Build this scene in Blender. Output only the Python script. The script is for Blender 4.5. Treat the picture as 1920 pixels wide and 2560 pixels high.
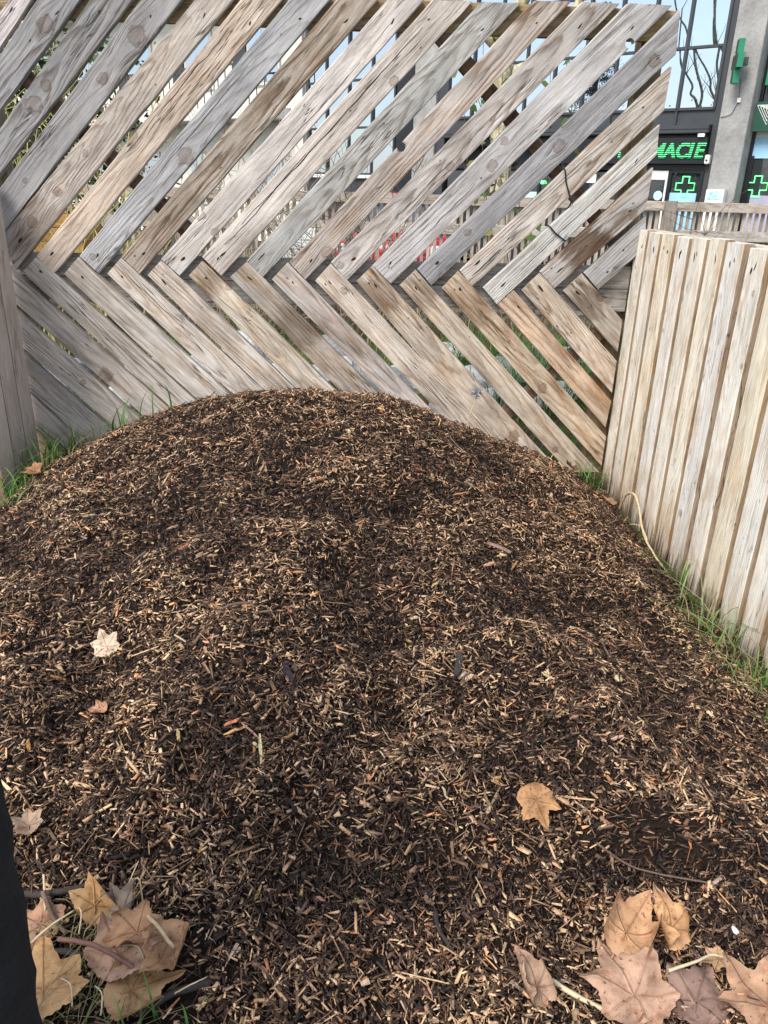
import bpy, bmesh, math, random
import numpy as np
from mathutils import Vector, Matrix, Euler, noise as mnoise
for o in list(bpy.data.objects): bpy.data.objects.remove(o)
S = bpy.context.scene
COL = S.collection
R = math.radians
random.seed(11)

CAMR = ((0.99891, -0.038442, 0.026479), (-0.009365, 0.390668, 0.920484), (-0.04573, -0.919728, 0.389882))
# ---------------- camera ----------------
cd = bpy.data.cameras.new('camera'); cam = bpy.data.objects.new('camera', cd); COL.objects.link(cam)
cd.sensor_fit = 'VERTICAL'; cd.sensor_height = 36; cd.lens = 1914/2560*36; cd.clip_start = .05; cd.clip_end = 2000
right = Vector(CAMR[0]); up = Vector(CAMR[1]); back = Vector(CAMR[2])
cam.matrix_world = Matrix(((right.x, up.x, back.x, 0), (right.y, up.y, back.y, 0), (right.z, up.z, back.z, 1.5), (0, 0, 0, 1)))
S.camera = cam
# ---------------- sky, sun, exposure ----------------
SUN = Vector((-.50, -.54, .84)).normalized()
W = bpy.data.worlds.new('World'); S.world = W; W.use_nodes = True
wn = W.node_tree; wn.nodes.clear()
sky = wn.nodes.new('ShaderNodeTexSky'); sky.sky_type = 'NISHITA'; sky.sun_disc = False
sky.sun_elevation = math.asin(SUN.z); sky.sun_rotation = math.atan2(SUN.x, SUN.y); sky.air_density = 1.0; sky.dust_density = 1.5
tc = wn.nodes.new('ShaderNodeTexCoord'); mp = wn.nodes.new('ShaderNodeMapping'); mp.inputs['Scale'].default_value = (1, 1, 2.4)
nz = wn.nodes.new('ShaderNodeTexNoise'); nz.inputs['Scale'].default_value = 2.2; nz.inputs['Detail'].default_value = 7; nz.inputs['Roughness'].default_value = .6
rp = wn.nodes.new('ShaderNodeValToRGB'); rp.color_ramp.elements[0].position = .38; rp.color_ramp.elements[1].position = .70
mx = wn.nodes.new('ShaderNodeMix'); mx.data_type = 'RGBA'; mx.inputs['B'].default_value = (6.0, 6.15, 6.4, 1)
bg = wn.nodes.new('ShaderNodeBackground'); bg.inputs['Strength'].default_value = .13
out = wn.nodes.new('ShaderNodeOutputWorld')
L = wn.links.new
L(tc.outputs['Generated'], mp.inputs['Vector']); L(mp.outputs['Vector'], nz.inputs['Vector']); L(nz.outputs['Fac'], rp.inputs['Fac'])
L(rp.outputs['Color'], mx.inputs['Factor']); L(sky.outputs['Color'], mx.inputs['A']); L(mx.outputs['Result'], bg.inputs['Color']); L(bg.outputs['Background'], out.inputs['Surface'])
sd = bpy.data.lights.new('sun', 'SUN'); sd.energy = 2.1; sd.angle = R(27); sd.color = (1, .95, .88)
so = bpy.data.objects.new('sun', sd); COL.objects.link(so); so.rotation_euler = (-SUN).to_track_quat('-Z', 'Y').to_euler()
S.view_settings.view_transform = 'Standard'; S.view_settings.look = 'None'; S.view_settings.gamma = 1; S.view_settings.exposure = 1.0
S.view_settings.use_curve_mapping = False
S.cycles.max_bounces = 5; S.cycles.diffuse_bounces = 2; S.cycles.glossy_bounces = 3; S.cycles.transparent_max_bounces = 6

# ---------------- helpers ----------------
def tag(o, label, cat, group=None):
    o['label'] = label; o['category'] = cat
    if group: o['group'] = group
    return o
def kind(o, k): o['kind'] = k; return o
def empty(name, loc=(0, 0, 0), rz=0):
    o = bpy.data.objects.new(name, None); COL.objects.link(o); o.location = loc; o.rotation_euler = (0, 0, rz); o.empty_display_size = .1
    return o
def link(name, me, mat=None, parent=None):
    o = bpy.data.objects.new(name, me); COL.objects.link(o)
    if mat is not None and len(me.materials) == 0: me.materials.append(mat)
    if parent: o.parent = parent
    return o
def mesh(name, v, f, mat=None, parent=None, smooth=False):
    me = bpy.data.meshes.new(name); me.from_pydata([tuple(p) for p in v], [], f); me.update()
    if smooth: me.polygons.foreach_set('use_smooth', [True]*len(me.polygons))
    return link(name, me, mat, parent)
def boxvf(x0, x1, y0, y1, z0, z1):
    v = [(x, y, z) for z in (z0, z1) for y in (y0, y1) for x in (x0, x1)]
    return v, [(0, 2, 3, 1), (4, 5, 7, 6), (0, 1, 5, 4), (2, 6, 7, 3), (0, 4, 6, 2), (1, 3, 7, 5)]
def box(name, x0, x1, y0, y1, z0, z1, mat, parent=None, bev=0):
    v, f = boxvf(x0, x1, y0, y1, z0, z1)
    if bev:
        bm = bmesh.new(); vs = [bm.verts.new(p) for p in v]; [bm.faces.new([vs[i] for i in q]) for q in f]
        bmesh.ops.bevel(bm, geom=bm.edges[:], offset=bev, segments=2, affect='EDGES')
        me = bpy.data.meshes.new(name); bm.to_mesh(me); bm.free(); return link(name, me, mat, parent)
    return mesh(name, v, f, mat, parent)
def tubevf(pts, rad, n=6, cap=True):
    pts = [Vector(p) for p in pts]; v = []; f = []
    rad = rad if isinstance(rad, (list, tuple)) else [rad]*len(pts)
    ref = Vector((.31, .17, .93)).normalized()
    for i, p in enumerate(pts):
        t = (pts[min(i+1, len(pts)-1)] - pts[max(i-1, 0)]).normalized()
        a = t.cross(ref)
        if a.length < .05: a = t.cross(Vector((1, 0, 0)))
        a.normalize(); b = t.cross(a)
        for k in range(n):
            an = 2*math.pi*k/n
            v.append(p + (a*math.cos(an) + b*math.sin(an))*rad[i])
    for i in range(len(pts)-1):
        for k in range(n):
            f.append((i*n+k, i*n+(k+1) % n, (i+1)*n+(k+1) % n, (i+1)*n+k))
    if cap: f.append(tuple(range(n))[::-1]); f.append(tuple((len(pts)-1)*n+k for k in range(n)))
    return v, f
def join(parts):
    V = []; F = []
    for v, f in parts:
        o = len(V); V += list(v); F += [tuple(i+o for i in q) for q in f]
    return V, F
def spline(pts, k=5):
    P = [Vector(p) for p in pts]; outp = []
    for i in range(len(P)-1):
        p0 = P[max(i-1, 0)]; p1 = P[i]; p2 = P[i+1]; p3 = P[min(i+2, len(P)-1)]
        for j in range(k):
            t = j/k
            outp.append(.5*((2*p1)+(p2-p0)*t+(2*p0-5*p1+4*p2-p3)*t*t+(3*p1-p0-3*p2+p3)*t**3))
    outp.append(P[-1]); return outp
def fastmesh(name, V, F4, mat, parent=None, col=None, smooth=False):
    """V (n,3) float array, F4 (m,k) int array of k-gons"""
    me = bpy.data.meshes.new(name); k = F4.shape[1]
    me.vertices.add(len(V)); me.vertices.foreach_set('co', V.astype(np.float32).ravel())
    me.loops.add(F4.size); me.loops.foreach_set('vertex_index', F4.astype(np.int32).ravel())
    me.polygons.add(len(F4)); me.polygons.foreach_set('loop_start', np.arange(0, F4.size, k, dtype=np.int32))
    if col is not None:
        a = me.attributes.new('col', 'FLOAT_COLOR', 'POINT'); c = np.ones((len(V), 4), np.float32); c[:, :3] = col; a.data.foreach_set('color', c.ravel())
    me.update(calc_edges=True)
    if smooth: me.polygons.foreach_set('use_smooth', [True]*len(me.polygons))
    return link(name, me, mat, parent)

# ---------------- node helper ----------------
class N:
    def __init__(s, name):
        s.m = bpy.data.materials.new(name); s.m.use_nodes = True; s.t = s.m.node_tree; s.t.nodes.clear()
        s.o = s.t.nodes.new('ShaderNodeOutputMaterial')
    def n(s, typ, **kw):
        nd = s.t.nodes.new('ShaderNode'+typ)
        for k, v in kw.items(): setattr(nd, k, v)
        return nd
    def put(s, sock, v):
        if isinstance(v, bpy.types.NodeSocket): s.t.links.new(v, sock)
        elif v is not None:
            if isinstance(v, (tuple, list)) and len(v) == 3 and sock.type == 'RGBA': v = (*v, 1)
            sock.default_value = v
    def math(s, op, a, b=None, c=None, clamp=False):
        nd = s.n('Math', operation=op, use_clamp=clamp); s.put(nd.inputs[0], a); s.put(nd.inputs[1], b); s.put(nd.inputs[2], c); return nd.outputs[0]
    def vm(s, op, a, b=None):
        nd = s.n('VectorMath', operation=op); s.put(nd.inputs[0], a)
        if op == 'SCALE': s.put(nd.inputs[3], b)
        else: s.put(nd.inputs[1], b)
        return nd.outputs['Value' if op in ('LENGTH', 'DOT_PRODUCT', 'DISTANCE') else 'Vector']
    def xyz(s, x, y, z):
        nd = s.n('CombineXYZ'); s.put(nd.inputs[0], x); s.put(nd.inputs[1], y); s.put(nd.inputs[2], z); return nd.outputs[0]
    def sep(s, v):
        nd = s.n('SeparateXYZ'); s.put(nd.inputs[0], v); return nd.outputs
    def noise(s, vec, scale=1, detail=2, rough=.5, dist=0, col=False):
        nd = s.n('TexNoise'); s.put(nd.inputs['Vector'], vec); s.put(nd.inputs['Scale'], scale); s.put(nd.inputs['Detail'], detail); s.put(nd.inputs['Roughness'], rough); s.put(nd.inputs['Distortion'], dist)
        return nd.outputs['Color' if col else 'Fac']
    def mix(s, f, a, b, blend='MIX'):
        nd = s.n('Mix', data_type='RGBA', blend_type=blend); s.put(nd.inputs['Factor'], f); s.put(nd.inputs['A'], a); s.put(nd.inputs['B'], b); return nd.outputs['Result']
    def mr(s, v, a, b, c=0., d=1., smooth=False):
        nd = s.n('MapRange', interpolation_type='SMOOTHSTEP' if smooth else 'LINEAR'); s.put(nd.inputs[0], v); s.put(nd.inputs[1], a); s.put(nd.inputs[2], b); s.put(nd.inputs[3], c); s.put(nd.inputs[4], d); return nd.outputs[0]
    def attr(s, name, typ='OBJECT'):
        return s.n('Attribute', attribute_type=typ, attribute_name=name).outputs
    def coord(s): return s.n('TexCoord').outputs['Object']
    def bump(s, h, strength=.5, dist=.01):
        nd = s.n('Bump'); s.put(nd.inputs['Height'], h); s.put(nd.inputs['Strength'], strength); s.put(nd.inputs['Distance'], dist); return nd.outputs[0]
    def bsdf(s, col, rough=.7, spec=.3, metal=0, normal=None, emit=None, estr=0, sub=0, trans=0, alpha=None):
        nd = s.n('BsdfPrincipled'); I = nd.inputs
        s.put(I['Base Color'], col); s.put(I['Roughness'], rough); s.put(I['Specular IOR Level'], spec); s.put(I['Metallic'], metal)
        if normal is not None: s.put(I['Normal'], normal)
        if emit is not None: s.put(I['Emission Color'], emit); s.put(I['Emission Strength'], estr)
        if trans: s.put(I['Transmission Weight'], trans)
        s.t.links.new(nd.outputs[0], s.o.inputs[0]); return nd

def plain(name, col, rough=.7, spec=.3, metal=0, var=.12, scale=12, bump=.15, bdist=.003):
    m = N(name); P = m.coord(); a = m.noise(P, scale, 5, .6); b = m.noise(P, scale*7, 3)
    f = m.math('ADD', m.mr(a, .25, .75, 1-var, 1+var), m.mr(b, .3, .7, -var*.4, var*.4))
    c = m.vm('SCALE', m.xyz(*col), f)
    m.bsdf(c, m.mr(a, .3, .7, rough-.06, min(rough+.08, 1)), spec, metal, m.bump(b, bump, bdist) if bump else None); return m.m

def wood(name, period=.0120, ringw=.70, grain=.50, bumpd=.003, knots=True, crack=1.4, endrot_edgeshade=False, streak=.95, bv=.33):
    """weathered board: local X = length, Y = width. Object properties tone, seed, dirt, k1..k3 (x, y, radius)"""
    m = N(name); P = m.coord(); seed = m.attr('seed')['Fac']; tone = m.attr('tone')['Vector']; dirt = m.attr('dirt')['Fac']; rw = m.attr('rw')['Fac']
    Po = m.vm('ADD', P, m.xyz(m.math('MULTIPLY', seed, 7.31), m.math('MULTIPLY', seed, 3.17), m.math('MULTIPLY', seed, 5.9)))
    px, py, pz = m.sep(P)[0], m.sep(P)[1], m.sep(P)[2]
    y2 = py; kd = None
    if knots:
        for k in ('k1', 'k2', 'k3'):
            kx, ky, kr = m.sep(m.attr(k)['Vector'])
            r = m.math('MAXIMUM', kr, .0002)
            wob = m.mr(m.noise(Po, 45, 3), .2, .8, -.45, .45)
            ux = m.math('SUBTRACT', px, kx); uy = m.math('SUBTRACT', py, ky)
            dx = m.math('DIVIDE', ux, m.math('MULTIPLY', r, 3.0)); dy = m.math('DIVIDE', uy, m.math('MULTIPLY', r, 1.6))
            g = m.math('EXPONENT', m.math('MULTIPLY', m.math('ADD', m.math('MULTIPLY', dx, dx), m.math('MULTIPLY', dy, dy)), -1))
            y2 = m.math('SUBTRACT', y2, m.math('MULTIPLY', m.math('MULTIPLY', uy, g), .93))
            ex = m.math('DIVIDE', ux, m.math('MULTIPLY', r, 1.15)); ey = m.math('DIVIDE', uy, r)
            d = m.math('ADD', m.math('SQRT', m.math('ADD', m.math('MULTIPLY', ex, ex), m.math('MULTIPLY', ey, ey))), wob)
            kd = d if kd is None else m.math('MINIMUM', kd, d)
    # growth rings of a flat-sawn board
    lo = m.mr(m.noise(m.vm('MULTIPLY', Po, (1.1, 5, 5)), 1, 2), .2, .8, -.028, .028)
    mid = m.mr(m.noise(m.vm('MULTIPLY', Po, (9, 40, 30)), 1, 3), .2, .8, -.0035, .0035)
    cen = m.mr(m.math('FRACT', m.math('MULTIPLY', seed, 3.77)), 0, 1, -.05, .05)
    tap = m.mr(m.math('FRACT', m.math('MULTIPLY', seed, 9.13)), 0, 1, .010, .075)
    yy = m.math('ADD', m.math('ADD', y2, cen), lo)
    hh = m.math('ADD', m.math('MULTIPLY', px, tap), m.math('ADD', .012, m.math('MULTIPLY', pz, .8)))
    rc = m.math('ADD', m.math('SQRT', m.math('ADD', m.math('MULTIPLY', yy, yy), m.math('MULTIPLY', hh, hh))), mid)
    per = m.math('MULTIPLY', period, m.mr(m.math('FRACT', m.math('MULTIPLY', seed, 5.41)), 0, 1, .65, 1.5))
    saw = m.math('FRACT', m.math('DIVIDE', rc, per))
    ring = m.math('MULTIPLY', m.mr(saw, .35, .85, 0, 1, True), m.mr(saw, .88, 1., 1, 0))
    rmask = m.mr(m.noise(m.vm('MULTIPLY', Po, (3, 14, 10)), 1, 3), .34, .62, .25, 1)
    ring = m.math('MULTIPLY', ring, rmask)
    fine = m.noise(m.vm('MULTIPLY', m.xyz(px, y2, pz), (7, 260, 200)), 1, 4, .65)
    fine = m.mr(fine, .28, .72)
    blot = m.noise(m.vm('MULTIPLY', Po, (3.2, 9, 9)), 1, 4, .6)
    blot2 = m.noise(m.vm('MULTIPLY', Po, (14, 45, 30)), 1, 4, .62)
    cr = m.math('ABSOLUTE', m.math('SUBTRACT', m.noise(m.vm('MULTIPLY', m.xyz(m.sep(Po)[0], m.math('ADD', m.sep(Po)[1], m.math('SUBTRACT', y2, py)), pz), (1.6, 26, 20)), 1, 3, .55), .5))
    cmask = m.mr(m.noise(m.vm('MULTIPLY', Po, (2.1, 11, 9)), 1.0, 2), .53, .62)
    crk = m.math('MULTIPLY', m.mr(cr, .0, .012*crack, 1, 0), cmask)
    spk = m.mr(m.noise(m.vm('MULTIPLY', Po, (55, 150, 90)), 1, 4, .75), .60, .66)
    spk = m.math('MULTIPLY', spk, m.mr(m.noise(m.vm('MULTIPLY', Po, (5, 14, 9)), 1, 3), .5, .62))
    spk = m.math('MULTIPLY', spk, m.mr(dirt, 0, .7, .05, 1))
    c = m.vm('SCALE', tone, m.mr(blot, .25, .75, .95-bv, .95+bv))
    c = m.mix(m.math('MULTIPLY', m.mr(blot2, .42, .68), .30), c, m.mix(1., c, (.70, .72, .76), 'MULTIPLY'))
    c = m.mix(m.math('MULTIPLY', ring, m.math('MULTIPLY', rw, ringw), clamp=True), c, m.mix(1., c, (.38, .29, .23), 'MULTIPLY'))
    c = m.vm('SCALE', c, m.math('SUBTRACT', 1+grain*.45, m.math('MULTIPLY', fine, grain)))
    strk = m.mr(m.noise(m.vm('MULTIPLY', m.xyz(m.sep(Po)[0], m.math('ADD', m.sep(Po)[1], m.math('SUBTRACT', y2, py)), pz), (2.6, 62, 45)), 1, 5, .75), .49, .66)
    strk = m.math('MULTIPLY', strk, m.mr(m.noise(m.vm('MULTIPLY', Po, (2.6, 10, 7)), 1, 3), .40, .62, .12, 1))
    c = m.mix(m.math('MULTIPLY', strk, streak), c, m.mix(1., c, (.33, .28, .235), 'MULTIPLY'))
    bl = m.mr(m.noise(m.vm('MULTIPLY', Po, (2.2, 16, 9)), 1.3, 4, .6), .50, .68)
    c = m.mix(m.math('MULTIPLY', bl, .42), c, m.mix(.35, c, (.66, .64, .60)))
    stain = m.math('MULTIPLY', m.mr(m.noise(m.vm('MULTIPLY', Po, (4.5, 22, 12)), 1, 5, .65), .46, .66), dirt, clamp=True)
    c = m.mix(stain, c, m.mix(1., c, (.62, .44, .26), 'MULTIPLY'))
    bx0, bx1, bst = m.sep(m.attr('band')['Vector'])[:3]
    bw = m.math('ADD', px, m.mr(m.noise(m.vm('MULTIPLY', Po, (6, 45, 20)), 1, 4, .65), .2, .8, -.10, .10))
    band = m.math('MULTIPLY', m.math('MULTIPLY', m.mr(bw, bx0, m.math('ADD', bx0, .07)), m.mr(bw, bx1, m.math('ADD', bx1, .05), 1, 0)), bst)
    c = m.mix(band, c, m.mix(1., c, (.30, .22, .16), 'MULTIPLY'))
    c = m.mix(m.math('MULTIPLY', spk, .85), c, (.035, .026, .02))
    hgt = m.math('SUBTRACT', m.math('ADD', m.math('MULTIPLY', ring, -.55), m.math('MULTIPLY', fine, -.45)), m.math('MULTIPLY', strk, .6))
    if knots:
        kin = m.mr(kd, .80, 1.0, 1, 0); krim = m.math('MULTIPLY', m.mr(kd, .72, 1.0, 0, 1), m.mr(kd, 1.0, 1.25, 1, 0))
        kr_ = m.mr(m.math('SINE', m.math('MULTIPLY', kd, 24)), -1, 1, .75, 1.15)
        c = m.mix(m.math('MULTIPLY', kin, .42), c, m.vm('SCALE', m.mix(.65, m.mix(1., c, (.45, .33, .27), 'MULTIPLY'), (.17, .095, .055)), kr_))
        c = m.mix(m.math('MULTIPLY', krim, .45), c, (.05, .03, .02))
        hgt = m.math('SUBTRACT', hgt, m.math('MULTIPLY', krim, .45))
    if endrot_edgeshade:   # damp, blackened foot of the planks
        edge = m.math('ADD', px, m.mr(m.noise(m.vm('MULTIPLY', Po, (5, 75, 30)), 1, 4, .7), .2, .8, -.15, .15))
        c = m.mix(m.math('MULTIPLY', m.mr(edge, .03, .13, 1, 0), .88), c, (.05, .032, .02))
        c = m.mix(m.math('MULTIPLY', m.mr(edge, .05, .36, 1, 0), .5), c, m.mix(1., c, (.58, .43, .28), 'MULTIPLY'))
    c = m.mix(m.math('MULTIPLY', crk, .85), c, (.03, .024, .02))
    hgt = m.math('SUBTRACT', hgt, m.math('MULTIPLY', crk, 1.2))
    if endrot_edgeshade:   # rough-sawn edges browner than the faces, with gap shade put into the colour
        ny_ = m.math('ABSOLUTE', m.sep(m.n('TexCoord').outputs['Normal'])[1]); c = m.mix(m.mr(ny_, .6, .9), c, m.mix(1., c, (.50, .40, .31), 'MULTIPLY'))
    m.bsdf(c, .86, .18, 0, m.bump(hgt, .75, bumpd)); return m.m

M = {}
M['wood'] = wood('weathered_wood')
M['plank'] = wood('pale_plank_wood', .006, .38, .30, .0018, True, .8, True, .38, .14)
M['rail'] = wood('rail_wood', .005, .45, .35, .002, False)
M['slat'] = wood('slat_wood', .006, .4, .3, .001, False)
M['hole'] = plain('rusty_nail_hole', (.022, .015, .012), .8, .2, 0, .4, 200, .3)

# chips: colour held by each piece
m = N('wood_chip'); c = m.attr('col', 'GEOMETRY')['Color']; P = m.coord()
f = m.mr(m.noise(P, 160, 3, .6), .25, .75, .68, 1.25)
M['chip'] = m.m; m.bsdf(m.vm('SCALE', c, f), .68, .30, 0, m.bump(m.noise(P, 420, 2), .5, .002))
m = N('single_chip'); P = m.coord(); tn = m.attr('tone')['Vector']
g = m.noise(m.vm('MULTIPLY', m.vm('ADD', P, m.attr('off')['Vector']), (30, 420, 200)), 1, 4, .65)
c = m.vm('SCALE', tn, m.mr(g, .25, .75, .5, 1.3)); c = m.mix(m.mr(m.noise(m.vm('ADD', P, m.attr('off')['Vector']), 70, 3), .5, .75), c, m.mix(1., c, (.4, .33, .3), 'MULTIPLY'))
m.bsdf(c, .7, .25, 0, m.bump(g, .7, .0012)); M['bigchip'] = m.m
m = N('mulch_soil'); P = m.coord(); a = m.noise(P, 55, 6, .7); b = m.noise(P, 9, 4)
c = m.mix(m.mr(a, .35, .7), (.009, .0055, .004), (.040, .023, .015)); c = m.vm('SCALE', c, m.mr(b, .3, .7, .7, 1.2))
m.bsdf(c, .85, .2, 0, m.bump(a, 1, .02)); M['soil'] = m.m
# dead leaf: colour + vein attribute
m = N('dead_leaf'); P = m.coord(); tn = m.attr('tone')['Vector']; v = m.attr('vein', 'GEOMETRY')['Fac']; Po = m.vm('ADD', P, m.attr('off')['Vector'])
a = m.noise(Po, 16, 5, .6); b = m.noise(Po, 90, 4, .7)
c = m.vm('SCALE', tn, m.mr(a, .25, .75, .55, 1.3)); c = m.mix(m.math('MULTIPLY', m.mr(m.noise(Po, 34, 4, .65), .48, .66), .7), c, m.mix(1., c, (.55, .40, .32), 'MULTIPLY'))
c = m.mix(m.math('MULTIPLY', m.mr(b, .60, .66), .8), c, (.05, .03, .02))
c = m.mix(m.math('MULTIPLY', v, .45), c, m.mix(1., c, (.62, .45, .35), 'MULTIPLY'))
m.bsdf(c, .62, .35, 0, m.bump(m.math('ADD', m.math('MULTIPLY', v, 1.2), m.math('MULTIPLY', b, .4)), .7, .003)); M['leaf'] = m.m
def grassmat(name, a, b):
    m = N(name); c = m.attr('col', 'GEOMETRY')['Color']
    bs = m.bsdf(c, .5, .35); 
    tr = m.n('BsdfTranslucent'); m.put(tr.inputs[0], c); ad = m.n('MixShader'); ad.inputs[0].default_value = .3
    m.t.links.new(bs.outputs[0], ad.inputs[1]); m.t.links.new(tr.outputs[0], ad.inputs[2]); m.t.links.new(ad.outputs[0], m.o.inputs[0]); return m.m
M['grass'] = grassmat('grass_blade', 0, 0)
M['bark'] = plain('stick_bark', (.14, .095, .07), .8, .2, 0, .35, 40, .6, .004)
M['darkstick'] = plain('dark_wet_stick', (.035, .026, .022), .7, .35, 0, .3, 40, .6, .004)
M['redstick'] = plain('reddish_stick', (.17, .085, .06), .6, .35, 0, .3, 60, .4, .002)
M['palestick'] = plain('pale_stem', (.52, .40, .24), .7, .25, 0, .25, 50, .4, .002)
M['straw'] = plain('dry_straw', (.50, .42, .27), .7, .25, 0, .25, 50, .2, .001)

# chevron boards: four corners (x, z) in the fence plane and knots (along, across, radius) in board space
BOARDS = [
    ([[-1.78, 1.96], [-1.78, 1.795], [-1.362, 2.262], [-1.44, 2.261]], []),
    ([[-1.78, 1.774], [-1.78, 1.599], [-1.153, 2.263], [-1.334, 2.262]], [[0.609, -0.015, 0.0307]]),
    ([[-1.78, 1.529], [-1.78, 1.38], [-0.934, 2.264], [-1.116, 2.263]], [[0.476, 0.004, 0.0329], [0.581, 0.006, 0.0197]]),
    ([[-1.78, 1.327], [-1.78, 1.145], [-0.725, 2.265], [-0.901, 2.264]], [[1.183, -0.013, 0.0351], [0.943, -0.007, 0.0219], [0.344, -0.004, 0.011]]),
    ([[-1.7, 1.23], [-1.65, 1.079], [-0.509, 2.267], [-0.669, 2.266]], [[0.627, 0.012, 0.0132], [0.399, -0.0, 0.0197], [0.202, 0.0, 0.0219]]),
    ([[-1.539, 1.147], [-1.466, 1.065], [-0.301, 2.268], [-0.475, 2.267]], [[0.747, 0.054, 0.0263]]),
    ([[-1.331, 1.152], [-1.248, 1.073], [-0.095, 2.269], [-0.269, 2.268]], [[0.709, -0.024, 0.0329], [0.043, 0.009, 0.0132]]),
    ([[-1.13, 1.153], [-1.048, 1.074], [0.11, 2.27], [-0.067, 2.269]], [[0.955, 0.098, 0.0132]]),
    ([[-0.936, 1.147], [-0.852, 1.071], [0.313, 2.271], [0.153, 2.27]], [[0.288, 0.048, 0.0176], [0.281, -0.047, 0.0154]]),
    ([[-0.736, 1.163], [-0.645, 1.075], [0.526, 2.272], [0.348, 2.271]], [[1.208, -0.045, 0.0176]]),
    ([[-0.519, 1.149], [-0.439, 1.071], [0.745, 2.273], [0.565, 2.272]], []),
    ([[-0.306, 1.146], [-0.228, 1.064], [0.971, 2.287], [0.802, 2.285]], [[0.168, -0.042, 0.0241], [0.759, 0.046, 0.0197]]),
    ([[-0.1, 1.151], [-0.02, 1.068], [1.189, 2.287], [1.02, 2.288]], [[0.027, 0.014, 0.0154], [0.72, -0.032, 0.0176]]),
    ([[0.107, 1.142], [0.202, 1.054], [1.431, 2.287], [1.228, 2.291]], [[0.839, 0.032, 0.0154], [0.729, -0.011, 0.0219]]),
    ([[0.333, 1.128], [0.407, 1.051], [1.478, 2.099], [1.469, 2.272]], [[0.867, 0.004, 0.0263], [1.408, -0.021, 0.0219], [0.296, 0.011, 0.0176]]),
    ([[0.546, 1.126], [0.615, 1.051], [1.462, 1.866], [1.467, 2.052]], []),
    ([[0.67, 1.045], [0.749, 0.965], [1.459, 1.678], [1.452, 1.81]], []),
    ([[0.952, 1.131], [1.037, 1.049], [1.447, 1.435], [1.452, 1.624]], [[0.503, -0.044, 0.0176]]),
    ([[1.178, 1.13], [1.263, 1.048], [1.471, 1.252], [1.452, 1.404]], []),
    ([[-1.78, 0.578], [-1.78, 0.354], [-1.48, 0.06], [-1.319, 0.06]], []),
    ([[-1.78, 0.774], [-1.78, 0.574], [-1.271, 0.06], [-1.062, 0.06]], []),
    ([[-1.78, 0.981], [-1.78, 0.797], [-1.03, 0.06], [-0.844, 0.06]], [[0.532, 0.013, 0.0132]]),
    ([[-1.78, 1.187], [-1.78, 1.019], [-0.811, 0.06], [-0.622, 0.06]], [[0.741, -0.024, 0.0285]]),
    ([[-1.541, 1.143], [-1.619, 1.069], [-0.62, 0.06], [-0.432, 0.06]], []),
    ([[-1.336, 1.148], [-1.417, 1.066], [-0.437, 0.06], [-0.207, 0.06]], []),
    ([[-1.131, 1.149], [-1.207, 1.071], [-0.213, 0.06], [-0.008, 0.06]], []),
    ([[-0.936, 1.143], [-1.011, 1.068], [-0.032, 0.06], [0.166, 0.06]], []),
    ([[-0.736, 1.144], [-0.81, 1.069], [0.157, 0.06], [0.378, 0.06]], [[0.175, 0.049, 0.0132]]),
    ([[-0.516, 1.145], [-0.604, 1.069], [0.374, 0.06], [0.586, 0.06]], []),
    ([[-0.315, 1.146], [-0.397, 1.063], [0.612, 0.06], [0.788, 0.06]], []),
    ([[-0.101, 1.147], [-0.182, 1.06], [0.808, 0.06], [1.001, 0.06]], [[0.14, 0.009, 0.0154]]),
    ([[0.107, 1.141], [0.027, 1.061], [0.93, 0.06], [1.18, 0.06]], [[1.181, 0.029, 0.0263]]),
    ([[0.324, 1.124], [0.245, 1.047], [1.226, 0.06], [1.403, 0.06]], [[1.237, -0.035, 0.0154]]),
    ([[0.542, 1.125], [0.461, 1.037], [1.41, 0.097], [1.41, 0.27]], [[0.758, -0.019, 0.0219]]),
    ([[0.826, 1.038], [0.751, 0.964], [1.401, 0.321], [1.412, 0.471]], []),
    ([[0.954, 1.125], [0.869, 1.036], [1.41, 0.513], [1.41, 0.686]], []),
    ([[1.171, 1.126], [1.084, 1.038], [1.41, 0.733], [1.41, 0.899]], [[0.159, 0.049, 0.0176]]),
]
BORES = [(11, 0.231, 1.68, .021), (13, 1.259, 2.136, .021)]
BRACES = [((-1.534, 1.958), (-0.725, 1.203), 71.3), ((0.386, 2.161), (1.352, 1.268), 73.9), ((1.343, 0.852), (0.619, 0.147), 75.1)]
WIRES = [('black wire hooked over the upper edge of a right board', [(1.0, 1.631), (1.021, 1.602), (1.033, 1.549), (1.055, 1.496), (1.068, 1.454), (1.056, 1.423)]), ('black wire wrapped round the greenish grey board', [(0.961, 1.353), (0.978, 1.344), (1.002, 1.32), (1.031, 1.3), (1.061, 1.281), (1.072, 1.288)])]
PX, PYY = -0.643, 0.780
# ---- mulch heap height field (world metres) ----
_rs = np.random.RandomState(7)
_G = [_rs.rand(64, 64) for _ in range(6)]
def vnoise(x, y, k):
    g = _G[k]
    xi = np.floor(x).astype(int); yi = np.floor(y).astype(int)
    fx = x - xi; fy = y - yi
    fx = fx*fx*(3-2*fx); fy = fy*fy*(3-2*fy)
    a = g[xi % 64, yi % 64]; b = g[(xi+1) % 64, yi % 64]
    c = g[xi % 64, (yi+1) % 64]; d = g[(xi+1) % 64, (yi+1) % 64]
    return (a*(1-fx)+b*fx)*(1-fy) + (c*(1-fx)+d*fx)*fy - .5
CX = [-2.3, -1.86, -1.742, -1.527, -1.185, -.948, -.714, -.524, -.144, .163, .398, .64, .868, 1.06, 1.194, 1.309, 1.40, 1.5]
CZ = [-.06, -.03, -.02, .135, .330, .424, .510, .552, .570, .546, .448, .350, .262, .178, .100, .022, -.04, -.06]
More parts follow.
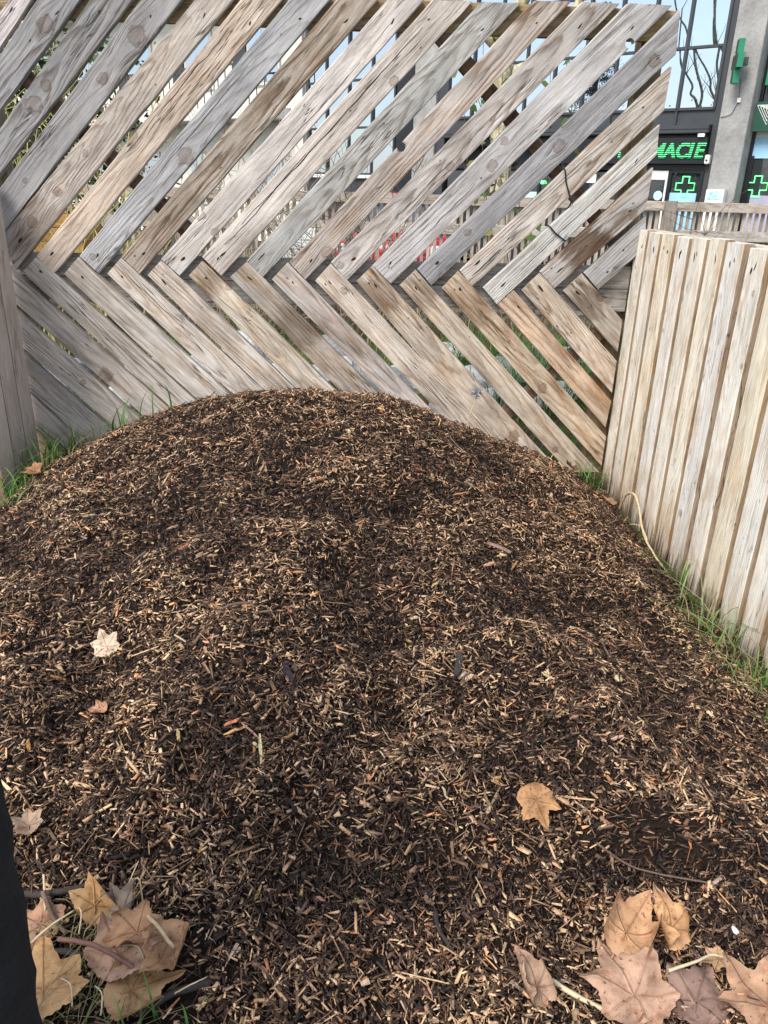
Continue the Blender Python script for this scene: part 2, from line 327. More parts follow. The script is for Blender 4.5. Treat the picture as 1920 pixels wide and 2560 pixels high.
PY = [.3, 1.0, 1.22, 1.34, 1.50, 1.75, 2.1, 2.6, 3.1, 3.4, 3.6, 3.8, 4.02, 4.3]
PP = [.00, .015, .035, .10, .21, .30, .42, .60, .81, .935, 1.0, .965, .86, .0]
# ridges (+) and hollows (-): x, y, radius, height
FEAT = [(.14, 3.02, .20, .035), (.22, 2.74, .13, -.045), (.02, 2.72, .12, -.03), (-.08, 2.86, .14, .035), (-.20, 2.50, .14, .045), (-.29, 2.22, .14, .05), (-.36, 1.98, .14, .045), (-.45, 1.74, .13, .035),
        (-.72, 2.02, .22, -.055), (-.72, 1.68, .18, -.04), (-.67, 2.66, .22, -.05), (.12, 2.12, .16, -.055), (.05, 2.38, .12, -.03), (.40, 2.38, .16, .04), (.52, 2.06, .15, .04), (.78, 2.36, .18, -.035), (.15, 1.76, .14, -.035),
        (.24, 1.50, .16, .03), (-.24, 1.44, .14, .025), (-.10, 1.30, .12, -.02), (.45, 1.74, .13, -.035), (.72, 1.70, .18, .03), (-1.0, 2.3, .2, .03), (-.35, 3.1, .18, .02), (.6, 2.9, .2, .02), (-.95, 3.0, .18, -.03)]
def heap(x, y):
    x = np.asarray(x, float); y = np.asarray(y, float)
    c = np.interp(x, CX, CZ)
    p = np.interp(y + .10*vnoise(x*2.3+9, y*.6, 0), PY, PP)
    z = c*p
    near = np.clip((3.85-y)/.5, .0, 1)
    edge = np.clip((1.42-x)/.35, 0, 1)*np.clip((y-1.0)/.35, 0, 1)
    amp = near*edge
    z = z + amp*(.045*vnoise(x*2.1+3, y*2.0, 1) + .060*vnoise(x*4.9+y*.8, y*2.2+2, 2) + .030*vnoise(x*8.3+5, y*6.1, 5))
    z = z + np.clip(edge, .25, 1)*(.030*vnoise(x*15, y*16, 3) + .016*vnoise(x*26, y*27, 4))
    for fx, fy, r, a in FEAT: z = z + 1.25*a*np.exp(-((x-fx)**2+(y-fy)**2)/(r*r*.8))
    # low scarp at the near right foot
    z = z + .10*np.exp(-((x-.75)/.24)**2)*np.clip((y-1.35)/.07, 0, 1)*np.exp(-np.clip(y-1.41, 0, 9)/.35)
    z = z - .05*np.exp(-((x-.74)/.2)**2-((y-1.33)/.05)**2)
    return np.maximum(z, -.02*np.clip((x-1.3)/.1, 0, 1))

# ---------------- ground ----------------
def sheet(name, x0, x1, y0, y1, z, mat, nx=1, ny=1, fn=None):
    X, Y = np.meshgrid(np.linspace(x0, x1, nx+1), np.linspace(y0, y1, ny+1))
    Z = np.full_like(X, z) if fn is None else fn(X, Y)
    V = np.stack([X.ravel(), Y.ravel(), Z.ravel()], 1)
    i = np.arange(nx*ny); a = (i//nx)*(nx+1)+i % nx
    F = np.stack([a, a+1, a+nx+2, a+nx+1], 1)
    return fastmesh(name, V, F, mat, smooth=True)
m = N('garden_soil'); P = m.coord(); a = m.noise(P, 2.2, 6, .65); b = m.noise(P, 60, 5, .7)
c = m.mix(m.mr(b, .3, .7), (.030, .022, .014), (.11, .08, .05)); c = m.mix(m.mr(a, .42, .6), c, m.mix(b, (.035, .06, .015), (.10, .14, .035)))
m.bsdf(c, .9, .15, 0, m.bump(b, .8, .02)); M['ground'] = m.m
M['asphalt'] = plain('asphalt', (.055, .055, .058), .9, .2, 0, .2, 30, .4, .004)
M['paving'] = plain('pale_paving', (.30, .29, .27), .85, .2, 0, .15, 8, .3, .004)
kind(sheet('ground', -160, 160, -150, 170, -.03, M['ground'], 40, 40), 'structure')
kind(sheet('road', -60, 60, 9.9, 60, -.022, M['asphalt']), 'structure')

# ---------------- chevron fence ----------------
def board_mesh(name, q, th, segs=22, wear=.0016, seed=0):
    """q: 4 local corners (x,y): start-right... order A(start,+y) B(start,-y) C(end,-y) D(end,+y); front face at z=+th/2"""
    A, B, C, D = [Vector(p) for p in q]
    prof = []   # (t across 0..1 from +y to -y, z)
    b = .0035/max((A-B).length, .02)
    prof = [(b*1.1, th/2), (.28, th/2), (.5, th/2), (.72, th/2), (1-b*1.1, th/2), (1-b*.3, th/2-.0012), (1, th/2-.0040), (1, -th/2+.003), (1-b, -th/2), (b, -th/2), (0, -th/2+.003), (0, th/2-.0040), (b*.3, th/2-.0012)]
    n = len(prof); V = []; F = []
    for i in range(segs+1):
        s = i/segs
        P = A.lerp(D, s); Q = B.lerp(C, s); w = (P-Q).length
        e0 = mnoise.noise((P.x*9, seed*3.1, 1.7))*wear*1.6 + mnoise.noise((P.x*37, seed*1.3, 5))*wear*.7
        e1 = mnoise.noise((Q.x*9, seed*5.7, 8.1))*wear*1.6 + mnoise.noise((Q.x*37, seed*2.3, 9))*wear*.7
        for t, z in prof:
            p = P.lerp(Q, t); p.y += e0*(1-t) + e1*t
            cup = .0018*math.sin(seed*7.7)*(4*(t-.5)**2)
            p.x += .0012*mnoise.noise((p.y*60, seed, i))*(1 if i in (0, segs) else 0)
            V.append((p.x, p.y, z + cup + .0006*mnoise.noise((p.x*14, p.y*40, seed))))
    for i in range(segs):
        for k in range(n): F.append((i*n+k, (i+1)*n+k, (i+1)*n+(k+1) % n, i*n+(k+1) % n))
    F.append(tuple(range(n))); F.append(tuple(segs*n+k for k in range(n))[::-1])
    me = bpy.data.meshes.new(name); me.from_pydata(V, [], F); me.update()
    bm = bmesh.new(); bm.from_mesh(me); bmesh.ops.recalc_face_normals(bm, faces=bm.faces); bm.to_mesh(me); bm.free()
    return me
def wprops(o, tone, seed, dirt=.3, ks=()):
    o['rw'] = 1.0; o['band'] = [0., 0., 0.]; o['tone'] = [float(x) for x in tone]; o['seed'] = float(seed); o['dirt'] = float(dirt)
    for i in range(3): o['k%d' % (i+1)] = [float(x) for x in ks[i]] if i < len(ks) else [0., 0., 0.]
def ellips(lx, ly, lz, n=10):
    V = [(0, 0, lz)]; F = []
    for j, (s, h) in enumerate(((.55, .8), (1, 0))):
        for k in range(n):
            a = 2*math.pi*k/n; w = 1+.25*math.sin(3*a+lx*900)
            V.append((lx*s*w*math.cos(a), ly*s*math.sin(a), lz*h))
    for k in range(n):
        F.append((0, 1+k, 1+(k+1) % n)); F.append((1+k, 1+n+k, 1+n+(k+1) % n, 1+(k+1) % n))
    me = bpy.data.meshes.new('nail_hole'); me.from_pydata(V, [], F); me.update(); me.materials.append(M['hole']); return me
NAILS = [ellips(random.uniform(.007, .018), random.uniform(.0030, .0048), .0016) for _ in range(8)]
def nail(parent, x, y, z, big=1):
    o = bpy.data.objects.new('nail_hole', random.choice(NAILS)); COL.objects.link(o); o.parent = parent
    o.location = (x, y, z); o.rotation_euler = (0, 0, random.uniform(-.35, .35)); o.scale = (random.uniform(.7, 1.3)*big, random.uniform(.8, 1.4)*big, 1)
FY = 4.0; TH = .040
fence = tag(empty('chevron_fence', (-.15, 4.03, 0)), 'tall grey weathered wooden screen of chevron boards behind the mulch heap', 'fence')
fence_inv = Matrix.Translation((-.15, 4.03, 0)).inverted()
UT = [(.56, .48, .44), (.27, .25, .24), (.26, .24, .225), (.275, .25, .232), (.43, .36, .30), (.50, .39, .30), (.355, .335, .32), (.37, .30, .235), (.52, .45, .39), (.53, .45, .38),
      (.36, .335, .30), (.42, .35, .295), (.42, .365, .32), (.44, .40, .37), (.285, .265, .255), (.45, .39, .33), (.48, .45, .40), (.37, .33, .29), (.32, .30, .28)]
LT = [(.40, .35, .30), (.38, .345, .31), (.44, .39, .345), (.44, .39, .345), (.42, .375, .33), (.46, .42, .375), (.46, .41, .36), (.44, .385, .33), (.47, .41, .335), (.34, .30, .255),
      (.43, .385, .35), (.46, .405, .345), (.43, .365, .295), (.43, .37, .30), (.44, .355, .265), (.45, .345, .255), (.44, .37, .30), (.33, .29, .245)]
DIRT = [.1, .1, .1, .1, .4, .4, .2, .5, .15, .2, .25, .5, .35, .25, .15, .55, .4, .7, .35] + [.35]*4 + [.45, .5, .55, .6, .75, .7, .55, .6, .75, .65, .75, .9, .8, .6, .6]
TN = [tuple(min(.72, v*1.30) for v in (t[0]*.95, t[1]*1.0, t[2]*1.06)) for t in UT] + [tuple(min(.72, v*1.36) for v in (t[0]*1.0, t[1]*1.0, t[2]*1.0)) for t in LT]
BO = []
for i, (q, ks) in enumerate(BOARDS):
    c = [Vector((p[0], p[1])) for p in q]
    m0 = (c[0]+c[1])/2; m1 = (c[2]+c[3])/2; d = (m1-m0); Ln = d.length; d.normalize(); nv = Vector((-d.y, d.x))
    loc = [((p-m0).dot(d), (p-m0).dot(nv)) for p in c]
    if loc[0][1] < loc[1][1]: loc = [loc[1], loc[0], loc[3], loc[2]]
    me = board_mesh('board', loc, TH, max(10, int(Ln*16)), .0018, i+1.37); me.materials.append(M['wood'])
    o = link('board', me, None, fence)
    dy = random.uniform(-.0025, .0025)
    # local x -> d in XZ, local y -> nv in XZ, local z -> -Y (toward the camera)
    mw = Matrix(((d.x, nv.x, 0, m0.x), (0, 0, -1, FY + TH/2 + dy), (d.y, nv.y, 0, m0.y), (0, 0, 0, 1)))
    o.matrix_local = fence_inv @ mw
    wprops(o, TN[i], 1.7*i+.41, DIRT[i], ks); o['rw'] = {0: .3, 1: 1.1, 2: 1.1, 3: .6, 5: .4, 6: .6, 7: 1.5, 8: .35, 9: .4, 10: .9, 11: 1.4, 12: 1.1, 15: 1.3}.get(i, .85); BO.append((o, Ln, loc))
    zf = TH/2 + .0004
    w = abs(loc[0][1]-loc[1][1])
    if i < 19:
        if loc[0][0] > -.1 and i > 3: nail(o, .075+random.uniform(-.015, .02), random.uniform(-.02, .02), zf, 1.15)
        if i in (7, 9, 10, 13, 17): nail(o, .05, random.uniform(-.035, .035), zf, .7)
        if i < 14: nail(o, Ln-.10-random.uniform(0, .03), random.uniform(-.025, .025), zf, .9)
        else: nail(o, Ln-.13, random.uniform(-.02, .02), zf, .8)
    elif i > 22:
        nail(o, .065+random.uniform(-.01, .02), random.uniform(-.02, .02), zf, 1.1)
        if random.random() < .5: nail(o, .05, random.uniform(-.04, .04), zf, .6)
    for _ in range(random.choice((0, 1, 1, 2))): nail(o, random.uniform(.2, .9)*Ln, random.uniform(-.035, .035), zf, .45)
def crack(i, x0, x1, y, w, sd):
    o = BO[i][0]; rr = random.Random(sd); n = 36; V = []; F = []
    for k in range(n+1):
        s = k/n; x = x0+(x1-x0)*s; yy = y+.010*mnoise.noise((x*5, sd, 0))+.004*mnoise.noise((x*19, sd, 3)); ww = w*(math.sin(math.pi*s)**.6)*(.55+.45*mnoise.noise((x*11, sd, 7)))+.0003
        V += [(x, yy-ww, TH/2+.0011), (x, yy+ww, TH/2+.0011), (x, yy+ww*.6, TH/2-.006), (x, yy-ww*.6, TH/2-.006)]
    for k in range(n):
        for j in range(4): F.append((k*4+j, k*4+4+j, k*4+4+(j+1) % 4, k*4+(j+1) % 4))
    mesh('crack', V, F, M['hole'], o)
for a in ((9, .12, 1.45, .018, .0032, 1), (9, .25, .7, .026, .0016, 2), (13, .05, .62, -.012, .0016, 3), (16, .2, 1.0, -.006, .0014, 4), (12, .3, .95, -.015, .0013, 5), (25, .04, .5, .012, .0015, 6), (30, .5, 1.1, -.02, .0013, 7), (8, .6, 1.3, -.03, .0012, 8), (34, .02, .35, .02, .0022, 9), (15, .03, .22, -.01, .004, 10), (5, .9, 1.4, .03, .0016, 11), (6, .5, 1.2, .02, .0013, 12), (23, .3, .9, .0, .0012, 13), (27, .1, .6, -.02, .0014, 14)): crack(*a)
BO[17][0]['band'] = [.10, .33, .95]
for i_, b_ in ((28, (.25, .5, .5)), (29, (.3, .6, .45)), (31, (.0, .22, .6)), (33, (.0, .25, .5)), (36, (.02, .2, .6)), (32, (.0, .16, .5)), (27, (.0, .12, .55)), (7, (.1, .45, .35)), (4, (.0, .3, .35))): BO[i_][0]['band'] = list(map(float, b_))
# real holes: a lost knot in one board, a gap at the edge of another
def bore(i, wx, wz, r, sx=1):
    bpy.context.view_layer.update(); o = BO[i][0]; P = o.matrix_local.inverted() @ fence_inv @ Vector((wx, FY+TH/2, wz))
    v, f = tubevf([(P.x, P.y, -.05), (P.x, P.y, .05)], r, 18)
    cut = mesh('knot_cutter', [(P.x+(p[0]-P.x)*sx, p[1], p[2]) for p in map(tuple, v)], f)
    cut.parent = fence; cut.matrix_local = o.matrix_local
    bpy.context.view_layer.update()
    md = o.modifiers.new('hole', 'BOOLEAN'); md.object = cut; md.operation = 'DIFFERENCE'; md.solver = 'EXACT'
    dg = bpy.context.evaluated_depsgraph_get(); nm = bpy.data.meshes.new_from_object(o.evaluated_get(dg)); o.modifiers.clear(); o.data = nm
    bpy.data.objects.remove(cut)
for (i, wx, wz, r) in BORES: bore(i, wx, wz, r)
# rails, posts, braces behind the boards
def wbox(name, parent, inv, p0, p1, wid, th, nrm, tone, seed, mat='rail', dirt=.25):
    """a straight board from p0 to p1, width wid, thickness th along nrm"""
    p0 = Vector(p0); p1 = Vector(p1); d = p1-p0; Ln = d.length; d.normalize(); z = Vector(nrm).normalized(); y = z.cross(d)
    me = board_mesh(name, [(0, wid/2), (0, -wid/2), (Ln, -wid/2), (Ln, wid/2)], th, max(4, int(Ln*5)), .001, seed); me.materials.append(M[mat])
    o = link(name, me, None, parent)
    o.matrix_local = inv @ Matrix(((d.x, y.x, z.x, p0.x), (d.y, y.y, z.y, p0.y), (d.z, y.z, z.z, p0.z), (0, 0, 0, 1)))
    wprops(o, tone, seed, dirt); return o
RY = FY + TH + .0215
wbox('rail', fence, fence_inv, (-1.80, RY, 1.106), (1.43, RY, 1.106), .110, .038, (0, -1, 0), (.33, .31, .285), 3.3)
wbox('rail', fence, fence_inv, (-1.80, RY+.002, .991), (1.43, RY+.002, .991), .112, .038, (0, -1, 0), (.30, .28, .26), 8.3)
wbox('rail', fence, fence_inv, (-1.80, RY, 2.215), (1.475, RY, 2.215), .125, .038, (0, -1, 0), (.34, .25, .13), 5.9, 'rail', .5)
wbox('post', fence, fence_inv, (1.395, RY+.067, -.2), (1.395, RY+.067, 2.262), .115, .09, (0, -1, 0), (.34, .24, .13), 6.1, 'rail', .5)
wbox('post', fence, fence_inv, (-1.705, RY+.067, -.2), (-1.705, RY+.067, 2.262), .10, .09, (0, -1, 0), (.33, .27, .17), 7.7, 'rail', .4)
for a, b, sd in BRACES:
    wbox('brace', fence, fence_inv, (a[0], RY+.003, a[1]), (b[0], RY+.003, b[1]), .075, .040, (0, -1, 0), (.17, .105, .065), sd, 'rail', .4)

# ---------------- side panels of upright planks ----------------
def panel(name, label, X, face, ys, width, ztops, zbot, tones, seed0, dirt):
    t = tag(empty(name, (X+.012*-face, (ys[0]+ys[-1])/2, 0)), label, 'fence'); inv = Matrix.Translation(t.location).inverted(); th = .042
    bpy.context.view_layer.update()
    for i, y in enumerate(ys):
        zt = ztops[i % len(ztops)]; Ln = zt-zbot; w = width*random.uniform(.97, 1.03); tilt = random.uniform(-.004, .004)
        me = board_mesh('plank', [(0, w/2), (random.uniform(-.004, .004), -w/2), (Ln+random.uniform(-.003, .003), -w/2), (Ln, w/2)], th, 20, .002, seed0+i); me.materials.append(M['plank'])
        o = link('plank', me, None, t)
        # local x -> +Z, local z -> face*X, local y = z cross x
        z = Vector((face, tilt, 0)).normalized(); x = Vector((0, tilt*1.5, 1)).normalized(); yv = z.cross(x)
        o.matrix_local = inv @ Matrix(((x.x, yv.x, z.x, X-face*th/2+random.uniform(-.002, .002)), (x.y, yv.y, z.y, y), (x.z, yv.z, z.z, zbot), (0, 0, 0, 1)))
        ks = []
        if random.random() < .7: ks.append((random.uniform(.15, Ln*.9), random.uniform(-.05, .05), random.uniform(.006, .012)))
        if random.random() < .4: ks.append((random.uniform(.1, Ln*.9), random.uniform(-.05, .05), random.uniform(.005, .010)))
        wprops(o, tones[i % len(tones)], seed0*1.3+i*2.17, dirt, ks)
        nail(o, Ln-.075, random.uniform(-.03, .03), th/2+.0004, 1.3)
        if random.random() < .6: nail(o, Ln-.06, random.uniform(-.05, .05), th/2+.0004, 1.0)
    return t, inv
PT = [(.86, .82, .72), (.85, .82, .73), (.86, .80, .66), (.87, .85, .79), (.86, .82, .72), (.86, .81, .69), (.84, .82, .77), (.87, .84, .76), (.84, .77, .61), (.87, .85, .78), (.85, .82, .74), (.85, .80, .69)]
ysr = [3.965-.1675*i for i in range(14)]
tr, inv = panel('plank_panel', 'low pale panel of upright planks with dark feet, right of the mulch heap', 1.432, -1, ysr, .134,
                [1.342, 1.339, 1.341, 1.338, 1.342, 1.350, 1.344, 1.336, 1.345, 1.33], -.06, PT, 31, .6)
wbox('rail', tr, inv, (1.497, 4.06, 1.299), (1.497, 1.7, 1.299), .09, .04, (-1, 0, 0), (.52, .47, .38), 41.3)
wbox('rail', tr, inv, (1.497, 4.06, .25), (1.497, 1.7, .25), .09, .04, (-1, 0, 0), (.36, .31, .25), 43.1)
wbox('back_board', tr, inv, (1.532, 4.06, .78), (1.532, 1.7, .78), .98, .016, (-1, 0, 0), (.26, .22, .18), 44.1)
ysl = [3.90-.165*i for i in range(3)]
tl, inv = panel('plank_panel', 'upright grey planks at the left edge, with grass at their foot', -1.655, 1, ysl, .150, [1.47, 1.46, 1.47], -.06,
                [(.64, .54, .46), (.62, .53, .46), (.64, .56, .49), (.60, .52, .44)], 57, .2)
wbox('rail', tl, inv, (-1.704, 3.98, 1.25), (-1.704, 3.49, 1.25), .10, .04, (1, 0, 0), (.36, .30, .24), 61.3)
wbox('rail', tl, inv, (-1.704, 3.98, .25), (-1.704, 3.49, .25), .10, .04, (1, 0, 0), (.36, .30, .24), 62.3)

# ---------------- mulch heap ----------------
heap_t = tag(empty('mulch_heap', (-.1, 2.6, 0)), 'big heap of dark brown wood chip mulch filling the wooden bay', 'mulch')
def off(V): V = V.copy(); V[:, 0] += .1; V[:, 1] -= 2.6; return V
nx, ny = 230, 240
X, Y = np.meshgrid(np.linspace(-1.645, 1.425, nx+1), np.linspace(.55, 3.995, ny+1))
Z = heap(X, Y) - .011
V = np.stack([X.ravel(), Y.ravel(), Z.ravel()], 1); i = np.arange(nx*ny); a = (i//nx)*(nx+1)+i % nx
fastmesh('heap_core', off(V), np.stack([a, a+1, a+nx+2, a+nx+1], 1), M['soil'], heap_t, smooth=True)
rs = np.random.RandomState(3)
def chips(n, lmin, lmax, wmin, wmax, seed, lift, dark):
    rs = np.random.RandomState(seed)
    y = .72 + (3.97-.72)*rs.rand(n*2)**.92
    half = .45*y + .46
    x = (rs.rand(n*2)*2-1)*half*1.05 + .05
    k = (x > -1.62) & (x < 1.40)
    thin = (x < -.28) & (y < 1.20+.06*np.sin(x*20)); k &= ~(thin & (rs.rand(n*2) < .72))
    x = x[k][:n]; y = y[k][:n]; n = len(x)
    e = .012
    z = heap(x, y); gx = (heap(x+e, y)-heap(x-e, y))/(2*e); gy = (heap(x, y+e)-heap(x, y-e))/(2*e)
    nn = np.stack([-gx, -gy, np.ones(n)], 1); nn += rs.randn(n, 3)*.42; nn /= np.linalg.norm(nn, axis=1)[:, None]
    ang = rs.rand(n)*2*np.pi; t = np.stack([np.cos(ang), np.sin(ang), rs.randn(n)*.1], 1)
    t -= nn*(t*nn).sum(1)[:, None]; t /= np.linalg.norm(t, axis=1)[:, None]; b = np.cross(nn, t)
    Lh = .5*(lmin + (lmax-lmin)*rs.rand(n)**1.8); Wd = np.minimum(Lh*.9, .5*(wmin+(wmax-wmin)*rs.rand(n)**1.5)); T = .5*(.0010+.0028*rs.rand(n))
    c = np.stack([x, y, z + lift*rs.rand(n)], 1)
    # tapered sliver: 8 verts
    tp = .15+.85*rs.rand(n, 4); bend = rs.randn(n)*.12; 
    P = []
    for (sx, sy, sz, kk) in ((-1, -1, -1, 0), (1, -1, -1, 1), (1, 1, -1, 1), (-1, 1, -1, 0), (-1, -1, 1, 2), (1, -1, 1, 3), (1, 1, 1, 3), (-1, 1, 1, 2)):
        P.append(c + t*(Lh*sx*(1+.12*rs.randn(n)))[:, None] + b*(Wd*sy*tp[:, kk % 4] + bend*Lh*sx*.25)[:, None] + nn*(T*sz)[:, None])
    V = np.stack(P, 1).reshape(-1, 3)
    fq = np.array([(4, 5, 6, 7), (0, 1, 5, 4), (1, 2, 6, 5), (2, 3, 7, 6), (3, 0, 4, 7)])
    F = (np.arange(n)[:, None, None]*8 + fq[None]).reshape(-1, 4)
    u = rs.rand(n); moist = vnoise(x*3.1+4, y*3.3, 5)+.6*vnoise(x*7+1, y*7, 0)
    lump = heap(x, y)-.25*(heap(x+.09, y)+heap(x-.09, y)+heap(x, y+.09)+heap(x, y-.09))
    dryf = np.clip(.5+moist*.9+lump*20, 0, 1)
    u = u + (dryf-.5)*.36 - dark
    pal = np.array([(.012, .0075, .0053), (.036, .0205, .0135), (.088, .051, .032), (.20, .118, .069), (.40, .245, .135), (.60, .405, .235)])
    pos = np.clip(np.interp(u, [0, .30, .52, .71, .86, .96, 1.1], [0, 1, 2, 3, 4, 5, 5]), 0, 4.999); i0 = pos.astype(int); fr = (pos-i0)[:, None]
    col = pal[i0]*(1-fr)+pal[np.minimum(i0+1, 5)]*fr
    hue = rs.rand(n)
    col[hue < .07] *= (1.2, .85, .68); col[hue > .9] *= (.85, .95, 1.15)
    col *= (.75+.5*rs.rand(n))[:, None]
    return V, F, np.repeat(col, 8, 0)
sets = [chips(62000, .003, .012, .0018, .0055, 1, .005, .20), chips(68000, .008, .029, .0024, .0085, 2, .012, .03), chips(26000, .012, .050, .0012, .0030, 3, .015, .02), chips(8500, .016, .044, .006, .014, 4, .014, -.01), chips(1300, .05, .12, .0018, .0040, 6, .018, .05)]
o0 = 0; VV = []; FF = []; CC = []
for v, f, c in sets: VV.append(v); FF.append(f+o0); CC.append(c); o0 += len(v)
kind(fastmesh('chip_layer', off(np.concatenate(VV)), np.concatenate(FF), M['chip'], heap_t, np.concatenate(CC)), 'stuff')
# the largest chips, one by one
def chipmesh(Ln, w, t, sd):
    rr = random.Random(sd); V = []; n = 5
    for i in range(n):
        s = i/(n-1)-.5; ww = w*(.5+.5*(1-abs(2*s)**rr.choice((2, 4, 8))))*rr.uniform(.75, 1.1); yo = w*rr.uniform(-.15, .15); zo = t*rr.uniform(-.4, .4)
        xo = Ln*s + (rr.uniform(-.06, .06)*Ln if i in (0, n-1) else 0)
        V += [(xo, yo-ww/2, zo-t/2), (xo+rr.uniform(-.05, .05)*Ln, yo+ww/2, zo-t/2), (xo+rr.uniform(-.05, .05)*Ln, yo+ww/2*rr.uniform(.6, 1), zo+t/2), (xo, yo-ww/2*rr.uniform(.6, 1), zo+t/2)]
    F = []
    for i in range(n-1):
        for k in range(4): F.append((i*4+k, i*4+(k+1) % 4, i*4+4+(k+1) % 4, i*4+4+k))
    F += [(3, 2, 1, 0), tuple((n-1)*4+k for k in range(4))]
    me = bpy.data.meshes.new('wood_chip'); me.from_pydata(V, [], F); me.update()
    bm = bmesh.new(); bm.from_mesh(me); bmesh.ops.recalc_face_normals(bm, faces=bm.faces); bm.to_mesh(me); bm.free()
    me.materials.append(M['bigchip']); return me
CM = [chipmesh(random.uniform(.032, .075), random.uniform(.006, .013), random.uniform(.003, .006), k) for k in range(14)] + [chipmesh(random.uniform(.022, .036), random.uniform(.012, .020), random.uniform(.003, .006), 50+k) for k in range(6)]
CT = [(.48, .33, .20), (.40, .27, .16), (.33, .21, .13), (.28, .19, .12), (.20, .13, .08), (.46, .26, .12), (.36, .17, .07), (.09, .06, .04), (.02, .016, .014), (.55, .40, .24), (.25, .20, .16)]
def surf_rot(x, y, yaw, tilt=.15):
    e = .03; gx = float(heap(x+e, y)-heap(x-e, y))/(2*e); gy = float(heap(x, y+e)-heap(x, y-e))/(2*e)
    n = (Vector((-gx, -gy, 1)).normalized() + Vector((random.gauss(0, tilt), random.gauss(0, tilt), 0))).normalized()
    return Vector((0, 0, 1)).rotation_difference(n) @ Euler((0, 0, yaw)).to_quaternion()
def hz(x, y): return float(heap(x, y))
def put_chip(x, y, yaw, me, tone, sc=1, lift=.009):
    o = bpy.data.objects.new('wood_chip', me); COL.objects.link(o); o.parent = heap_t
    o.location = (x+.1, y-2.6, hz(x, y)+lift); o.rotation_mode = 'QUATERNION'; o.rotation_quaternion = surf_rot(x, y, yaw)
    o.scale = (sc, sc, sc); o['tone'] = [float(t*random.uniform(.8, 1.1)) for t in tone]; o['off'] = [random.random()*9 for _ in range(3)]
for k in range(285):
    y = .95 + 2.75*random.random()**1.25; x = random.uniform(-.40*y-.2, .40*y+.22)
    if x > 1.36 or (x < -.3 and y < 1.25): continue
    put_chip(x, y, random.uniform(0, 6.28), random.choice(CM), random.choice(CT), random.uniform(.6, 1.05)*(.8 if y < 1.6 else 1))
LONG = chipmesh(.10, .011, .006, 91); WIDE = chipmesh(.095, .026, .008, 92); BARK = chipmesh(.085, .022, .008, 93)
put_chip(-.055, 1.735, 1.5, LONG, (.40, .28, .16)); put_chip(.576, 2.633, -.1, WIDE, (.36, .26, .17)); put_chip(.815, 2.267, -.2, WIDE, (.40, .29, .17), .9)
put_chip(-.16, 1.83, -.9, BARK, (.03, .026, .026)); put_chip(.330, 1.93, 1.4, BARK, (.05, .045, .042), 1.1); put_chip(-.41, 2.60, -1.0, BARK, (.05, .04, .034), 1)
put_chip(-.22, 1.58, 1.7, LONG, (.50, .38, .24), .9); put_chip(-.54, 1.55, -.9, LONG, (.48, .31, .19), .8); put_chip(.24, 1.92, -.6, LONG, (.46, .32, .17), .7)

# ---------------- street behind: pharmacy building ----------------
def emis(name, col, st, base=(.02, .02, .02)):
    m = N(name); m.bsdf(base, .4, .4, 0, None, col, st); return m.m
M['metal'] = plain('dark_grey_metal', (.045, .050, .056), .45, .4, .0, .12, 4, .05)
M['black'] = plain('black_panel', (.012, .014, .018), .35, .4, 0, .2, 3, .05)
M['concrete'] = plain('grey_concrete', (.31, .305, .29), .85, .25, 0, .26, 3.0, .5, .008)
M['white'] = plain('white_paint', (.78, .77, .74), .6, .3, 0, .05, 3, .05)
M['render'] = plain('cream_white_render', (.66, .64, .57), .8, .2, 0, .06, 2, .15)
M['greyrender'] = plain('pale_grey_render', (.50, .52, .50), .8, .2, 0, .08, 2, .15)
M['poster'] = plain('light_blue_poster', (.33, .58, .74), .5, .3, 0, .08, 3, 0)
M['cyan'] = plain('pale_cyan_poster', (.50, .72, .72), .5, .3, 0, .08, 3, 0)
M['purple'] = plain('lilac_poster', (.40, .38, .50), .5, .3, 0, .1, 3, 0)
M['green'] = plain('green_metal', (.02, .22, .12), .4, .4, 0, .1, 5, .05)
M['darkgreen'] = plain('dark_green_metal', (.012, .07, .045), .4, .4, 0, .1, 5, .05)
M['neon'] = emis('green_neon', (.12, 1, .25), 2.6)
M['led'] = plain('led_matrix', (.055, .06, .045), .6, .3, 0, .4, 60, .3, .002)
m = N('lit_letter'); z = m.sep(m.n('TexCoord').outputs['Object'])[1]
st = m.mr(m.math('ABSOLUTE', m.math('SUBTRACT', m.math('FRACT', m.math('MULTIPLY', z, 1/.0355)), .5)), .16, .34, 1, 0)
hot = m.mr(m.math('ABSOLUTE', m.math('SUBTRACT', m.math('FRACT', m.math('MULTIPLY', z, 1/.0355)), .5)), .0, .14, 1, 0)
m.bsdf((.005, .09, .03), .4, .4, 0, None, m.mix(hot, (.02, .62, .16), (.35, 1, .5)), m.math('MULTIPLY', st, .95)); M['letter'] = m.m
def glass(name, refl, dark):
    m = N(name); g = m.n('BsdfGlossy'); g.inputs['Color'].default_value = (.50, .575, .65, 1); g.inputs['Roughness'].default_value = .006
    P = m.coord(); b = m.n('Bump'); b.inputs['Strength'].default_value = .003; b.inputs['Distance'].default_value = .02; m.put(b.inputs['Height'], m.noise(P, .9, 1)); m.t.links.new(b.outputs[0], g.inputs['Normal'])
    d = m.n('BsdfDiffuse'); d.inputs['Color'].default_value = (*dark, 1); mxx = m.n('MixShader'); mxx.inputs[0].default_value = refl
    m.t.links.new(d.outputs[0], mxx.inputs[1]); m.t.links.new(g.outputs[0], mxx.inputs[2]); m.t.links.new(mxx.outputs[0], m.o.inputs[0]); return m.m
M['mirror'] = glass('mirror_glass', .86, (.03, .035, .04)); M['shopglass'] = glass('shop_glass', .10, (.03, .035, .038))
ROT = math.atan2(-.672, .741)
